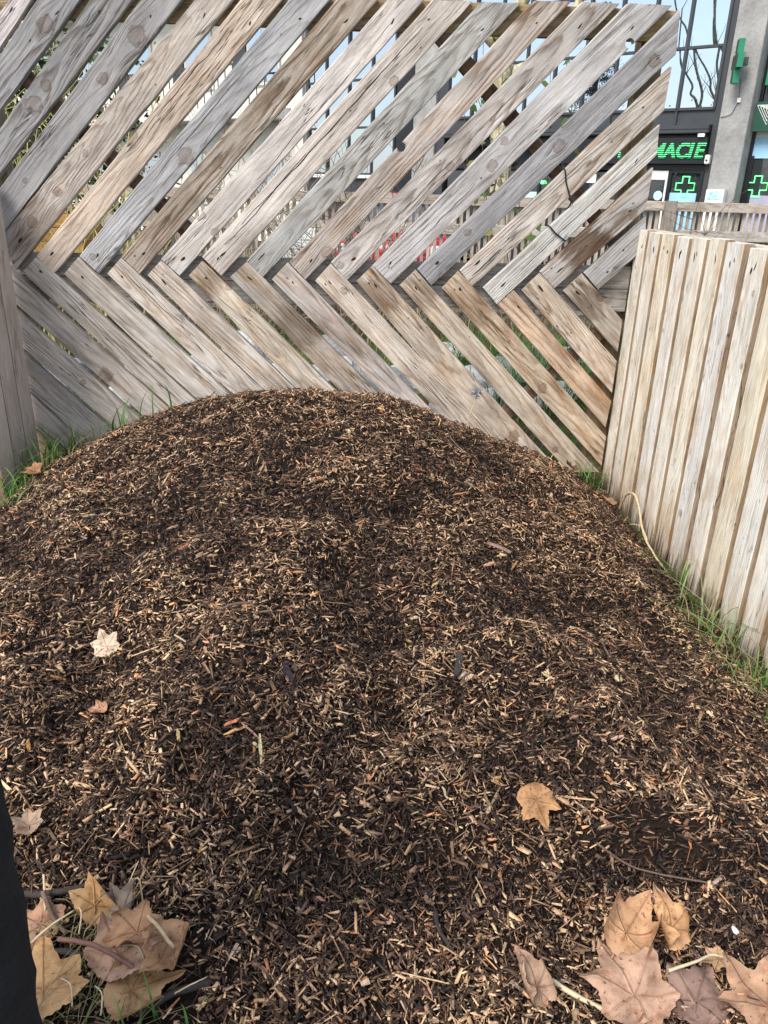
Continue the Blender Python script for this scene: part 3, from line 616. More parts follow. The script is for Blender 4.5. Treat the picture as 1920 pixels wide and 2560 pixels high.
bd = tag(empty('pharmacy_building', (6.527, 15.0, 0), ROT), 'dark glazed pharmacy building with concrete pillars and mirrored windows behind the fences', 'building')
def bb(name, x0, x1, z0, z1, y0, y1, mat, bev=0, parent=bd): return box(name, x0, x1, y0, y1, z0, z1, M[mat], parent, bev)
ZT = 8.2
bb('wall', -10.45, 6.0, 0, ZT+.3, .62, 5.0, 'metal')
pil = bb('pillar', 0, .50, 0, ZT, -.06, .60, 'concrete', .008)
bb('pillar', -6.90, -6.28, 0, ZT, -.04, .60, 'concrete', .008)
bb('side_panel', -7.46, -6.91, 0, ZT, .02, .60, 'black'); bb('side_panel', -6.27, -6.04, 0, ZT, .02, .60, 'metal')
bb('side_panel', -.125, -.005, 0, ZT, .02, .60, 'metal')
# upper glazing of the bay left of the pillar
def glazing(xs, zs, y, gm):
    for i in range(len(xs)-1):
        for j in range(len(zs)-1):
            o = bb('pane', xs[i]+.02, xs[i+1]-.02, zs[j]+.02, zs[j+1]-.02, y, y+.02, gm)
            o.rotation_euler = (random.uniform(-.002, .002), 0, random.uniform(-.002, .002))
    for x in xs: bb('mullion', x-.026, x+.026, zs[0], zs[-1], y-.05, y+.06, 'metal', .004)
    for z in zs: bb('transom', xs[0]-.02, xs[-1]+.02, z-.024, z+.024, y-.04, y+.05, 'metal', .004)
glazing([-6.0+.6475*k for k in range(9)] + [-.15], [2.96, 3.93, 4.9, 5.9, 6.9], 0.04, 'mirror')
bb('spandrel', -6.03, -.13, 2.70, 2.935, .04, .2, 'metal')
for x in [-6.0+.6475*k for k in range(1, 9)]: bb('mullion', x-.02, x+.02, 2.71, 2.93, .0, .038, 'metal')
lg = bb('ledge', -6.03, -.14, 2.555, 2.695, -.12, .3, 'metal', .012)
bb('ledge_groove', -6.02, -.145, 2.620, 2.628, -.126, -.121, 'black', 0, lg)
bb('lintel', -6.03, -.13, 2.40, 2.55, .10, .3, 'black')
sg = bb('shop_sign', -3.0, -.135, 2.05, 2.485, -.10, .09, 'black', .006)
bb('lintel', -6.03, -.13, 1.945, 2.045, .02, .3, 'black')
def text(name, s, size, loc, mat, parent, shear=0, bold=0, extr=.012, sx=1):
    cu = bpy.data.curves.new(name, 'FONT'); cu.body = s; cu.size = size; cu.shear = shear; cu.offset = bold; cu.extrude = extr; cu.align_x = 'RIGHT'; cu.space_character = .97
    o = bpy.data.objects.new(name, cu); COL.objects.link(o); bpy.context.view_layer.update()
    me = bpy.data.meshes.new_from_object(o.evaluated_get(bpy.context.evaluated_depsgraph_get())); bpy.data.objects.remove(o); bpy.data.curves.remove(cu)
    me.name = name; q = link(name, me, mat, parent)
    if len(me.materials) == 0: me.materials.append(mat)
    else: me.materials[0] = mat
    q.location = loc; q.rotation_euler = (math.pi/2, 0, 0); q.scale = (sx, 1, 1); return q
# PHARMACIE letter by letter
lx = {'E': -.165, 'I': -.365, 'C': -.445, 'A': -.68, 'M': -.90, 'R': -1.20, 'A2': -1.45, 'H': -1.72, 'P': -1.99}
for k, x in lx.items(): text('letter', k[0], .345, (x, -.115, 2.155), M['letter'], sg, .16, .011, .010, .98)
# shop front under the sign
dr = bb('door', -1.60, -.79, 0, 1.934, .02, .09, 'white', .006)
bb('door_glass', -1.54, -.836, .12, 1.780, .012, .019, 'shopglass', 0, dr)
v, f = tubevf([(-.93, .002, 1.50), (-.93, .011, 1.50)], .085, 20); mesh('sticker', v, f, M['cyan'], dr)
bb('window_frame', -.788, -.722, 0, 1.94, .0, .1, 'black'); bb('window_frame', -.195, -.128, 0, 1.94, .0, .1, 'black'); bb('window_frame', -.72, -.197, 1.895, 1.94, .0, .1, 'black')
wn_ = bb('shop_window', -.72, -.197, .1, 1.893, .05, .06, 'shopglass')
bb('poster', -.715, -.213, .75, 1.558, .036, .044, 'poster', 0, wn_)
def cross(cx, cz, r, y, parent):
    a = r*.36; pts = [(-a, r), (a, r), (a, a), (r, a), (r, -a), (a, -a), (a, -r), (-a, -r), (-a, -a), (-r, -a), (-r, a), (-a, a), (-a, r), (a, r)]
    v, f = tubevf([(cx+p[0], y, cz+p[1]) for p in pts], .0075, 6); return mesh('neon_cross', v, f, M['neon'], parent)
cross(-.447, 1.668, .172, .025, wn_)
for x0, x1, mt in ((-2.55, -1.66, 'shopglass'), (-3.5, -2.6, 'shopglass'), (-4.6, -3.55, 'shopglass'), (-5.9, -4.65, 'shopglass')):
    sw = bb('shop_window', x0, x1, .1, 1.90, .04, .06, mt); bb('window_frame', x1, x1+.06, 0, 1.94, .0, .1, 'black')
bb('poster', -4.05, -3.56, 1.22, 1.505, .02, .03, 'cyan'); bb('poster', -2.45, -2.25, 1.7, 1.86, .02, .03, 'white')
text('lit_word', 'me', .13, (-3.36, .02, 1.665), M['neon'], bd, 0, .004, .006)
# right-hand bay, set back
bb('side_panel', .505, .56, 0, ZT, .30, .60, 'black')
bb('shop_window', .60, 3.2, .1, 2.16, .35, .37, 'shopglass'); bb('window_frame', .56, .605, 0, 2.2, .30, .40, 'black')
bb('spandrel', .56, 3.2, 2.16, 2.5, .33, .6, 'poster'); bb('fascia', .56, 3.2, 2.5, 2.95, .33, .6, 'render')
cross(.745, 1.70, .172, .32, bd); bb('poster', .66, 1.1, .9, 1.55, .338, .346, 'purple')
glazing([.60, 1.25, 1.9, 2.55, 3.2], [2.98, 3.95, 4.9, 5.9, 6.9], .36, 'mirror')
# things fixed to the pillar
gc = tag(empty('pharmacy_cross_sign', (6.527+.741*.22-.672*.3, 15-.672*.22-.741*.3, 3.62), ROT-R(62)), 'green cross-shaped LED sign sticking out from the concrete pillar', 'sign')
a, r_ = .11, .33
for nm, x0, x1, z0, z1 in (('arm', -a, a, a+.001, r_), ('arm', -a, a, -r_, -a-.001), ('arm', -r_*.92, -a-.001, -a, a), ('arm', a+.001, r_*.92, -a, a), ('centre', -a, a, -a, a)):
    p = box(nm, x0*.72, x1*.72, -.05, .05, z0, z1, M['green'], gc, .004); q = box('led_panel', x0*.72+.018, x1*.72-.018, -.056, -.0505, z0+.018, z1-.018, M['led'], p)
box('bracket', -.03, .03, .051, .16, -.06, .06, M['metal'], gc)
jb = tag(box('junction_box', .255, .315, -.10, -.062, 3.02, 3.09, M['white'], None, .005), 'small white junction box on the concrete pillar under the green cross', 'box')
jb.location = (6.527, 15, 0); jb.rotation_euler = (0, 0, ROT)
def cable(name, pts, r, mat, label):
    v, f = tubevf(spline(pts, 5), r, 5); o = mesh(name, v, f, M[mat]); o.location = (6.527, 15, 0); o.rotation_euler = (0, 0, ROT); tag(o, label, 'cable'); return o
cable('cable', [(.24, -.07, 3.40), (.26, -.075, 3.25), (.27, -.075, 3.10)], .005, 'metal', 'short grey cable hanging from the green cross to the junction box')
cable('cable', [(.27, -.075, 3.02), (.23, -.075, 2.93), (.18, -.075, 2.84), (.02, -.07, 2.80)], .005, 'metal', 'thin grey cable running from the junction box to the left pillar edge')
cm = tag(empty('wall_camera', (6.527-.741*.07-.672*.03, 15+.672*.07-.741*.03, 2.12), ROT), 'small white camera box beside the green lettered sign', 'camera')
box('housing', -.05, .03, -.09, .04, -.07, .08, M['white'], cm, .01); v, f = tubevf([(-.01, -.10, -.01), (-.01, -.091, -.01)], .018, 12); mesh('lens', v, f, M['black'], cm)
lb = tag(box('white_lamp_box', -.30, -.18, -.16, -.125, 2.49, 2.545, M['white'], None, .004), 'tiny white lamp box on top of the green lettered sign', 'lamp'); lb.location = (6.527, 15, 0); lb.rotation_euler = (0, 0, ROT)
vm_ = tag(empty('vending_machine', (6.527+.741*.20-.672*.08, 15-.672*.20-.741*.08, 0), ROT), 'white wall vending machine with a bright screen at the foot of the concrete pillar', 'vending machine')
box('case', -.15, .17, -.16, .01, .7, 1.63, M['white'], vm_, .008)
m = N('screen_print'); P = m.coord(); vz = m.n('TexVoronoi'); m.put(vz.inputs['Vector'], P); vz.inputs['Scale'].default_value = 14
m.bsdf(m.mix(m.mr(vz.outputs['Distance'], .2, .5), (.10, .42, .55), (.55, .75, .55)), .4, .3, 0, None, m.mix(m.mr(vz.outputs['Distance'], .25, .4), (.15, .55, .7), (.03, .06, .09)), .25); M['screen'] = m.m
box('screen', -.11, .135, -.166, -.1605, 1.46, 1.60, M['screen'], vm_); box('slot', .06, .14, -.166, -.1605, 1.36, 1.385, M['black'], vm_)
ts = tag(empty('triangle_sign', (6.527+.741*.60-.672*(-.12), 15-.672*.60-.741*(-.12), 2.88), ROT), 'green framed sign with nested white triangles right of the concrete pillar', 'sign')
box('sign_panel', -.06, .5, -.02, .02, -.30, .16, M['darkgreen'], ts)
for k, s_ in enumerate((.20, .15, .10, .05)):
    pts = [(-s_, 0), (s_, 0), (0, -s_*1.5), (-s_, 0), (s_, 0)]; v, f = tubevf([(.16+p[0], -.026-.001*k, .10+p[1]+.02*k*-1) for p in pts], .010, 4); mesh('white_line', v, f, M['white'], ts)
ps = tag(empty('green_frame', (6.527+.741*.62-.672*(-.2), 15-.672*.62-.741*(-.2), 3.5), ROT), 'tall green metal window frame right of the concrete pillar', 'frame')
box('upright', -.03, .03, -.03, .03, -.2, 1.6, M['green'], ps); box('upright', .9, .96, -.03, .03, -.2, 1.6, M['green'], ps); box('cross_bar', .031, .899, -.025, .025, -.15, -.09, M['green'], ps)
# bay B glazing (left of the far pillar)
glazing([-10.33, -9.70, -8.95, -8.2, -7.5], [1.80, 2.83, 3.85, 4.9, 5.9, 6.9], .04, 'mirror')
bb('sill', -10.36, -7.48, 1.70, 1.775, -.06, .2, 'white', .006); bb('apron', -10.36, -7.48, 0, 1.695, .03, .5, 'metal')
# ---------------- white house further left ----------------
wh = tag(empty('white_house', (6.527, 15.0, 0), ROT), 'cream white house glimpsed through the left half of the chevron fence', 'building')
def wb(name, x0, x1, z0, z1, y0, y1, mat, bev=0, parent=wh): return box(name, x0, x1, y0, y1, z0, z1, M[mat], parent, bev)
wb('wall', -40, -10.47, 0, 10.5, .05, 6, 'render')
wb('corner_pier', -10.9, -10.48, 0, 10.5, -.06, .049, 'render')
for z in (3.05, 6.1): wb('slab', -40, -10.95, z, z+.28, -.9, .049, 'render', .01)
for i, x in enumerate((-12.6, -15.3, -18.1, -21, -24, -27.2, -30.5, -34)):
    for z in (.9, 3.9, 7.0):
        w_ = wb('window', x, x+1.25, z, z+1.45, -.012, .048, 'greyrender', .004); wb('pane', x+.08, x+.60, z+.08, z+1.37, -.02, -.013, 'mirror', 0, w_); wb('pane', x+.65, x+1.17, z+.08, z+1.37, -.02, -.013, 'mirror', 0, w_)
    wb('shutter', x-.55, x-.03, 3.9, 5.35, -.03, .048, 'metal')
rl = wb('railing', -40, -10.95, 4.28, 4.32, -.88, -.84, 'metal')
for k in range(96): wb('baluster', -11.0-.30*k, -10.98-.30*k, 3.34, 4.279, -.87, -.85, 'metal', 0, rl)

# ---------------- low slatted garden fence ----------------
gf = tag(empty('slatted_fence', (0, 9.0, 0)), 'low grey slatted garden fence with twigs between the chevron screen and the street', 'fence'); ginv = Matrix.Translation((0, 9, 0)).inverted()
wbox('rail', gf, ginv, (-7, 8.96, 1.395), (7, 8.96, 1.395), .10, .03, (0, -1, 0), (.52, .45, .38), 81.1, 'slat')
wbox('rail', gf, ginv, (-7, 8.965, 1.10), (7, 8.965, 1.10), .11, .03, (0, -1, 0), (.52, .47, .42), 82.1, 'slat')
wbox('rail', gf, ginv, (-7, 8.96, .25), (7, 8.96, .25), .10, .03, (0, -1, 0), (.36, .32, .28), 83.1, 'slat')
for x in (-6.2, -4.2, -2.1, -.02, 3.49, 5.6): wbox('post', gf, ginv, (x, 8.90, -.1), (x, 8.90, 1.45), .11, .09, (0, -1, 0), (.36, .31, .27), 84+x, 'slat')
sl = None
for k in range(196):
    x = -6.9+.0705*k
    if sl is None:
        sl = wbox('slat', gf, ginv, (0, 9.0, .1), (0, 9.0, 1.35), .036, .022, (0, -1, 0), (.40, .34, .28), 90); base = sl.matrix_basis.copy()
        sm = sl
    else:
        sm = sl.copy(); COL.objects.link(sm)
    sm.matrix_local = Matrix.Translation((x, 0, 0)) @ base; sm['seed'] = 90+k*.37; g = random.uniform(.75, 1.15); sm['tone'] = [.52*g, .45*g, .36*g]

# ---------------- trees ----------------
m = N('plane_tree_bark'); P = m.coord(); a = m.noise(m.vm('MULTIPLY', P, (1, 1, .55)), 5.5, 4, .6, .6); b = m.noise(P, 40, 4)
c = m.mix(m.mr(a, .46, .53), (.30, .27, .17), (.52, .47, .30)); c = m.mix(m.mr(a, .57, .60), c, (.17, .15, .10)); c = m.vm('SCALE', c, m.mr(b, .3, .7, .85, 1.12))
m.bsdf(c, .8, .2, 0, m.bump(m.math('ADD', a, m.math('MULTIPLY', b, .4)), .6, .02)); M['plane'] = m.m
def limbs(lst, n=9): return join([tubevf(spline(p, 5), [r0+(r1-r0)*i/((len(p)-1)*5) for i in range((len(p)-1)*5+1)], n) for p, r0, r1 in lst])
def tree(name, label, loc, trunk, branches, twigs, mat='plane', group=None):
    t = tag(empty(name, loc), label, 'tree', group); lc = Vector(loc)
    sh = lambda L_: [([Vector(p)-lc for p in pts], a, b) for pts, a, b in L_]
    v, f = limbs(sh(trunk), 12); mesh('trunk', v, f, M[mat], t, True)
    v, f = limbs(sh(branches)+sh(twigs), 8); mesh('crown', v, f, M[mat], t, True); return t
def sprout(pts, n, ln, sd):
    rr = random.Random(sd); o = []
    for _ in range(n):
        p = Vector(pts[rr.randrange(1, len(pts))]); d = Vector((rr.gauss(0, .6), rr.gauss(0, .6), rr.uniform(.5, 1.2))).normalized(); q = [p]
        for k in range(3): d = (d+Vector((rr.gauss(0, .2), rr.gauss(0, .2), .25))).normalized(); q.append(q[-1]+d*ln*rr.uniform(.25, .45))
        o.append((q, .018, .005))
    return o
ba = [(-12.5, 5.61, 4.85), (-12.57, 5.75, 5.15), (-12.66, 5.92, 5.32), (-12.65, 5.9, 5.61), (-12.78, 6.17, 6.02), (-12.87, 6.34, 6.32), (-12.95, 6.49, 6.84), (-13.0, 6.6, 8.4)]
b2 = [(-12.46, 5.54, 4.85), (-12.45, 5.52, 5.26), (-12.51, 5.63, 5.64), (-12.61, 5.82, 6.09), (-12.67, 5.95, 6.46), (-12.72, 6.05, 6.9), (-12.79, 6.18, 7.23), (-12.89, 6.38, 7.74), (-12.99, 6.57, 8.0), (-13.11, 6.81, 8.44), (-13.3, 7.1, 9.6)]
tree('plane_tree', 'bare pollarded plane tree seen mirrored in the dark glazing, forked low', (-12.48, 5.56, 0), [([(-12.5, 5.5, -.1), (-12.48, 5.56, 2), (-12.47, 5.57, 4.9)], .21, .12)], [(ba, .055, .025), (b2, .055, .03)], sprout(b2, 7, .9, 1)+sprout(ba, 5, .9, 2), 'plane', 'bare plane trees along the street')
bc = [(-12.1, 4.85, 4.7), (-12.18, 5.0, 5.03), (-12.32, 5.26, 5.45), (-12.35, 5.32, 5.79), (-12.47, 5.56, 6.23), (-12.61, 5.83, 6.61), (-12.69, 5.98, 6.9)]
bdn = [(-12.12, 4.9, 4.9), (-12.21, 5.05, 5.34), (-12.21, 5.06, 5.82), (-12.28, 5.19, 6.3), (-12.29, 5.21, 6.67), (-12.29, 5.21, 6.95), (-12.34, 5.31, 7.24), (-12.4, 5.41, 7.85), (-12.41, 5.43, 8.24), (-12.46, 5.54, 9.4)]
be = [(-12.05, 4.75, 5.4), (-12.17, 4.97, 6.59), (-12.24, 5.11, 6.92), (-12.31, 5.24, 7.24), (-12.37, 5.36, 7.71), (-12.41, 5.44, 8.24), (-12.55, 5.7, 9.8)]
tree('plane_tree', 'bare pollarded plane tree seen mirrored in the dark glazing, with three upright limbs', (-12.05, 4.75, 0), [([(-12.0, 4.7, -.1), (-12.03, 4.73, 2.4), (-12.05, 4.76, 5.0)], .24, .15)], [(bc, .055, .03), (bdn, .055, .035), (be, .08, .045)], sprout(bdn, 8, .9, 3)+sprout(bc, 4, .7, 4), 'plane', 'bare plane trees along the street')
# trunk between the fences and the pharmacy, with lopped limbs
tree('plane_tree', 'thick mottled plane trunk standing behind the chevron fence, right of its middle', (2.15, 11.6, 0),
     [([(2.15, 11.6, -.1), (2.10, 11.6, 1.2), (2.02, 11.6, 2.4), (1.98, 11.6, 3.3)], .165, .12)],
     [([(1.98, 11.6, 3.2), (2.15, 11.6, 3.7), (2.35, 11.6, 4.3), (2.4, 11.7, 5.6)], .115, .06), ([(2.0, 11.6, 2.9), (2.5, 11.6, 3.15), (2.9, 11.65, 3.7), (3.2, 11.7, 5.0)], .085, .05), ([(1.99, 11.6, 3.2), (1.5, 11.6, 3.6), (1.05, 11.6, 4.05), (.8, 11.6, 5.4)], .11, .06)], [], 'plane', 'bare plane trees along the street')
# conifer mirrored in the glass
m = N('needles'); c = m.attr('col', 'GEOMETRY')['Color']; m.bsdf(c, .6, .2); M['needle'] = m.m
def leafcloud(n, fn, size, cols, sd, asp=3.):
    rr = np.random.RandomState(sd); c = fn(rr, n); d = rr.randn(n, 3); d /= np.linalg.norm(d, axis=1)[:, None]; u = np.cross(d, rr.randn(n, 3)); u /= np.linalg.norm(u, axis=1)[:, None]
    s = size*(.5+rr.rand(n))[:, None]; V = np.stack([c-d*s*asp*.5, c+u*s*.5, c+d*s*asp*.5, c-u*s*.5], 1).reshape(-1, 3)
    col = np.array(cols)[rr.randint(0, len(cols), n)]*(.6+.8*rr.rand(n))[:, None]
    return V, np.arange(n*4).reshape(-1, 4), np.repeat(col, 4, 0)
cn = tag(empty('conifer', (-14.4, 9.2, 0)), 'dark green conifer mirrored in the lower left corner of the glazing', 'tree')
v, f = tubevf([(0, 0, -.1), (0, 0, 5), (.05, 0, 8.6)], [.2, .12, .02], 8); mesh('trunk', v, f, M['bark'], cn)
def conf(rr, n):
    h = rr.rand(n); whorl = np.round(h*15)/15; z = 1.4+7.1*whorl+rr.randn(n)*.10; rad = (1-whorl)*2.0+.15; k = rr.randint(0, 7, n)*2*np.pi/7+whorl*40; q = np.sqrt(rr.rand(n))*rad
    return np.stack([np.cos(k)*q+rr.randn(n)*.13, np.sin(k)*q+rr.randn(n)*.13, z-.18*q], 1)
V, F, C_ = leafcloud(14000, conf, .028, [(.02, .05, .03), (.03, .07, .035), (.04, .08, .05)], 5, 5); fastmesh('crown', V, F, M['needle'], cn, C_)

# ---------------- parked red car ----------------
M['redpaint'] = plain('red_car_paint', (.42, .02, .05), .22, .6, 0, .04, 3, 0); M['carglass'] = glass('car_glass', .35, (.02, .025, .03)); M['tyre'] = plain('tyre_rubber', (.02, .02, .02), .85, .2, 0, .2, 30, .2); M['alloy'] = plain('wheel_rim', (.5, .5, .52), .35, .5, .8, .05, 5, 0)
M['lamp'] = plain('lamp_lens', (.7, .72, .75), .15, .6, 0, .05, 5, 0)
car = tag(empty('parked_car', (.66, 13.3, 0), R(88)), 'small red car parked behind the slatted fence', 'car')
def prism(name, prof, y0, y1, mat, parent, inset=0, bev=.03):
    n = len(prof); cx = sum(p[0] for p in prof)/n; V = [(x, y0+(inset if z > .95 else 0), z) for x, z in prof]+[(x, y1-(inset if z > .95 else 0), z) for x, z in prof]
    F = [tuple(range(n)), tuple(range(n, 2*n))[::-1]]+[(i, (i+1) % n, n+(i+1) % n, n+i)[::-1] for i in range(n)]
    bm = bmesh.new(); vs = [bm.verts.new(p) for p in V]; [bm.faces.new([vs[i] for i in q]) for q in F]; bmesh.ops.recalc_face_normals(bm, faces=bm.faces)
    if bev: bmesh.ops.bevel(bm, geom=bm.edges[:], offset=bev, segments=3, affect='EDGES')
    me = bpy.data.meshes.new(name); bm.to_mesh(me); bm.free(); me.polygons.foreach_set('use_smooth', [True]*len(me.polygons)); return link(name, me, mat, parent)
prism('body', [(-1.85, .28), (-1.88, .62), (-1.80, .86), (-1.0, .95), (.9, .97), (1.72, .90), (1.85, .70), (1.86, .30)], -.82, .82, M['redpaint'], car)
cab = prism('cabin', [(-1.05, .93), (-.42, 1.38), (.55, 1.44), (1.25, 1.36), (1.62, .94)], -.74, .74, M['redpaint'], car, .10, .04)
for nm, pr in (('side_window', [(-.78, .98), (-.36, 1.31), (.22, 1.355), (.22, .98)]), ('side_window', [(.30, .98), (.30, 1.355), (1.08, 1.30), (1.30, .99)])):
    mesh(nm, [(x, -.758+.10*(z-.95)/.45, z) for x, z in pr], [tuple(range(len(pr)))], M['carglass'], cab)
mesh('windscreen', [(-1.09, -.66, .97), (-1.09, .66, .97), (-.49, .58, 1.36), (-.49, -.58, 1.36)], [(0, 1, 2, 3)], M['carglass'], cab)
for x in (-1.2, 1.15):
    for s in (-1, 1):
        v, f = tubevf([(x, s*.66, .30), (x, s*.835, .30)], .30, 24); w_ = mesh('wheel', v, f, M['tyre'], car); v, f = tubevf([(x, s*.836, .30), (x, s*.85, .30)], .19, 20); mesh('rim', v, f, M['alloy'], w_)
for s in (-1, 1): box('headlight', -1.90, -1.80, s*.66-.14, s*.66+.14, .62, .76, M['lamp'], car, .02); box('tail_light', 1.80, 1.89, s*.68-.10, s*.68+.10, .66, .82, plain('tail_lens', (.3, .01, .01), .2, .5, 0, .05, 5, 0), car, .02)
box('black_trim', -1.4, 1.4, -.832, -.822, .40, .47, M['tyre'], car); box('door_handle', .25, .42, -.845, -.822, .82, .85, M['tyre'], car)

# ---------------- orange planter, notice board ----------------
pb = tag(empty('wooden_planter', (-3.2, 8.1, 0)), 'raised orange wooden planter box on legs behind the left side of the chevron fence', 'planter'); pinv = Matrix.Translation((-3.2, 8.1, 0)).inverted()
for k in range(4):
    z_ = .76+.125*k
    wbox('plank', pb, pinv, (-3.85, 7.8, z_), (-2.55, 7.8, z_), .119, .025, (0, -1, 0), (.62, .33, .10), 101+k, 'rail', .1)
    wbox('plank', pb, pinv, (-2.55, 7.82, z_), (-2.55, 8.4, z_), .119, .025, (1, 0, 0), (.52, .27, .085), 111+k, 'rail', .1)
    wbox('plank', pb, pinv, (-3.85, 8.4, z_), (-3.85, 7.82, z_), .119, .025, (-1, 0, 0), (.52, .27, .085), 131+k, 'rail', .1)
for x_ in (-3.8, -2.6):
    for y_ in (7.86, 8.36): wbox('leg', pb, pinv, (x_, y_, -.03), (x_, y_, .70), .07, .05, (0, -1, 0), (.5, .27, .1), 141+x_, 'rail', .1)
box('soil', -.62, .62, -.26, .27, .75, 1.18, M['soil'], pb)
nb = tag(empty('notice_board', (-.62, 8.85, 0)), 'white notice sheet fixed to the slatted fence, seen between two chevron boards', 'notice')
m = N('printed_sheet'); P = m.coord(); z = m.sep(P)[2]; x = m.sep(P)[0]
ln = m.math('MULTIPLY', m.mr(m.math('ABSOLUTE', m.math('SUBTRACT', m.math('FRACT', m.math('MULTIPLY', z, 32)), .5)), .1, .2, 1, 0), m.mr(m.noise(m.vm('MULTIPLY', P, (60, 1, 32)), 1, 1), .42, .46))
m.bsdf(m.mix(m.math('MULTIPLY', ln, .35), (.80, .83, .84), (.3, .35, .4)), .5, .3); M['sheet'] = m.m
box('sheet', -.18, .22, 0, .012, .74, 1.06, M['sheet'], nb); box('backing', -.20, .24, .013, .03, .72, 1.08, M['white'], nb)

# ---------------- rocks behind the fence ----------------
M['rock'] = plain('pale_rock', (.46, .47, .45), .85, .25, 0, .3, 6, .7, .02); M['rockdark'] = plain('grey_rock', (.24, .25, .26), .85, .25, 0, .3, 6, .7, .02)
rlab = ['pale', 'grey']
rspots = [(-2.3, 6.2, .20), (-1.75, 6.5, .16), (-1.25, 6.1, .24), (-.8, 6.6, .20), (-.45, 5.9, .26), (-.05, 6.5, .18), (.25, 5.8, .24), (.6, 6.3, .22), (.95, 5.75, .26), (1.3, 6.4, .2), (1.55, 5.7, .18), (-1.6, 5.6, .2), (-.15, 7.2, .24), (.8, 7.1, .22), (-1.0, 7.3, .22), (1.9, 6.9, .25), (.1, 5.3, .16), (.75, 5.25, .17)]
for k, (x, y, r) in enumerate(rspots):
    bm = bmesh.new(); bmesh.ops.create_icosphere(bm, subdivisions=3, radius=1)
    for v_ in bm.verts:
        d = v_.co.normalized(); q = 1+.35*mnoise.noise(d*1.3+Vector((k*7, 0, 0)))+.12*mnoise.noise(d*3.5+Vector((k*3, 5, 0))); cut = max(0, d.dot(Vector((math.sin(k), math.cos(k*2.1), .5)).normalized())-.55); v_.co = d*q*(1-cut*.7)
    me = bpy.data.meshes.new('rock'); bm.to_mesh(me); bm.free()
    o = link('rock', me, M['rock' if k % 3 else 'rockdark']); o.location = (x, y, r*.25); o.scale = (r*1.3, r, r*.75); o.rotation_euler = (0, 0, k*1.7)
    tag(o, ('grey' if k % 3 == 0 else 'pale')+' rockery stone glimpsed through the lower chevron gaps', 'rock', 'rockery stones behind the fence')

# ---------------- grass ----------------
def grass(name, label, pts, hmin, hmax, cols, sd, wid=.0035, lean=.5):
    rr = random.Random(sd); V = []; F = []; Cc = []
    for (x, y, z) in pts:
        h = rr.uniform(hmin, hmax); a = rr.uniform(0, 6.28); ld = Vector((math.cos(a), math.sin(a), 0)); le = rr.uniform(.1, lean)*h; w = wid*rr.uniform(.6, 1.3); sd_ = Vector((-ld.y, ld.x, 0)); tw = rr.uniform(-.6, .6)
        sd_ = (sd_*math.cos(tw)+ld*math.sin(tw)); c = rr.choice(cols); g = rr.uniform(.7, 1.25); b = len(V); n = 5
        for i in range(n):
            s = i/(n-1); p = Vector((x, y, z-.01))+ld*le*s**2.2*1.6+Vector((0, 0, h*(s-.35*lean*s**3))); ww = w*(1-s**1.6)*.5+.0002
            V += [p-sd_*ww, p+sd_*ww]; k = .75+.35*s; Cc += [[c[j]*g*k for j in range(3)]]*2
        for i in range(n-1): F.append((b+2*i, b+2*i+1, b+2*i+3, b+2*i+2))
    o = fastmesh(name, np.array(V), np.array(F), M['grass'], None, np.array(Cc)); o['label'] = label; kind(o, 'stuff'); return o
GR = [(.07, .19, .03), (.10, .25, .05), (.14, .30, .07), (.22, .33, .09)]; DRY = [(.40, .33, .17), (.30, .26, .13), (.22, .24, .07)]
def scat(n, x0, x1, y0, y1, sd, zf=None):
    rr = random.Random(sd); o = []
    for _ in range(n):
        x = rr.uniform(x0, x1); y = rr.uniform(y0, y1); o.append((x, y, zf(x, y) if zf else -.02))
    return o
clump = lambda cx, cy, n, r, sd, zf=hz: [(cx+random.Random(sd+k).gauss(0, r), cy+random.Random(sd*3+k).gauss(0, r), 0) for k in range(n)]
def clumps(lst, sd):
    o = []
    for j, (cx, cy, n, r) in enumerate(lst):
        for (x, y, _) in clump(cx, cy, n, r, sd+j*101):
            x = min(max(x, -1.63), 1.41); y = min(y, 3.97); o.append((x, y, max(hz(x, y), -.02)))
    return o
grass('grass', 'long green grass at the foot of the left planks', clumps([(-1.60, 3.70, 30, .05), (-1.50, 3.80, 34, .06), (-1.58, 3.45, 30, .06), (-1.42, 3.88, 20, .06), (-1.60, 3.2, 34, .06), (-1.25, 3.90, 10, .05), (-1.50, 3.60, 14, .05)], 7), .07, .32, GR+GR+DRY[2:], 21, .008, .8)
grass('grass', 'dry straw coloured grass among the green at the left planks', clumps([(-1.58, 3.6, 60, .08), (-1.45, 3.8, 40, .09)], 17), .06, .22, DRY, 22, .004, 1.2)
o_ = [(-.93, 3.93, hz(-.93, 3.93)), (-1.02, 3.90, hz(-1.02, 3.90)), (-1.18, 3.90, hz(-1.18, 3.9)), (-1.10, 3.93, hz(-1.1, 3.93))]
grass('grass', 'single green blades in front of the chevron boards', o_, .12, .26, GR, 5, .010, .4)
grass('grass', 'green grass tufts along the foot of the pale plank panel', clumps([(1.38, 3.93, 26, .035), (1.33, 3.96, 20, .035), (1.40, 2.93, 7, .02), (1.39, 2.80, 10, .03), (1.39, 2.60, 10, .05), (1.38, 2.45, 16, .04), (1.37, 2.3, 16, .05), (1.38, 2.12, 18, .05), (1.38, 2.0, 10, .05), (1.38, 1.85, 20, .06)], 27), .07, .26, GR+[(.30, .32, .16)], 23, .006, 1.2)
grass('grass', 'thin dry stalks along the foot of the pale plank panel', clumps([(1.37, 2.4, 40, .07), (1.36, 2.15, 40, .07)], 37), .05, .18, DRY, 24, .003, 1.4)
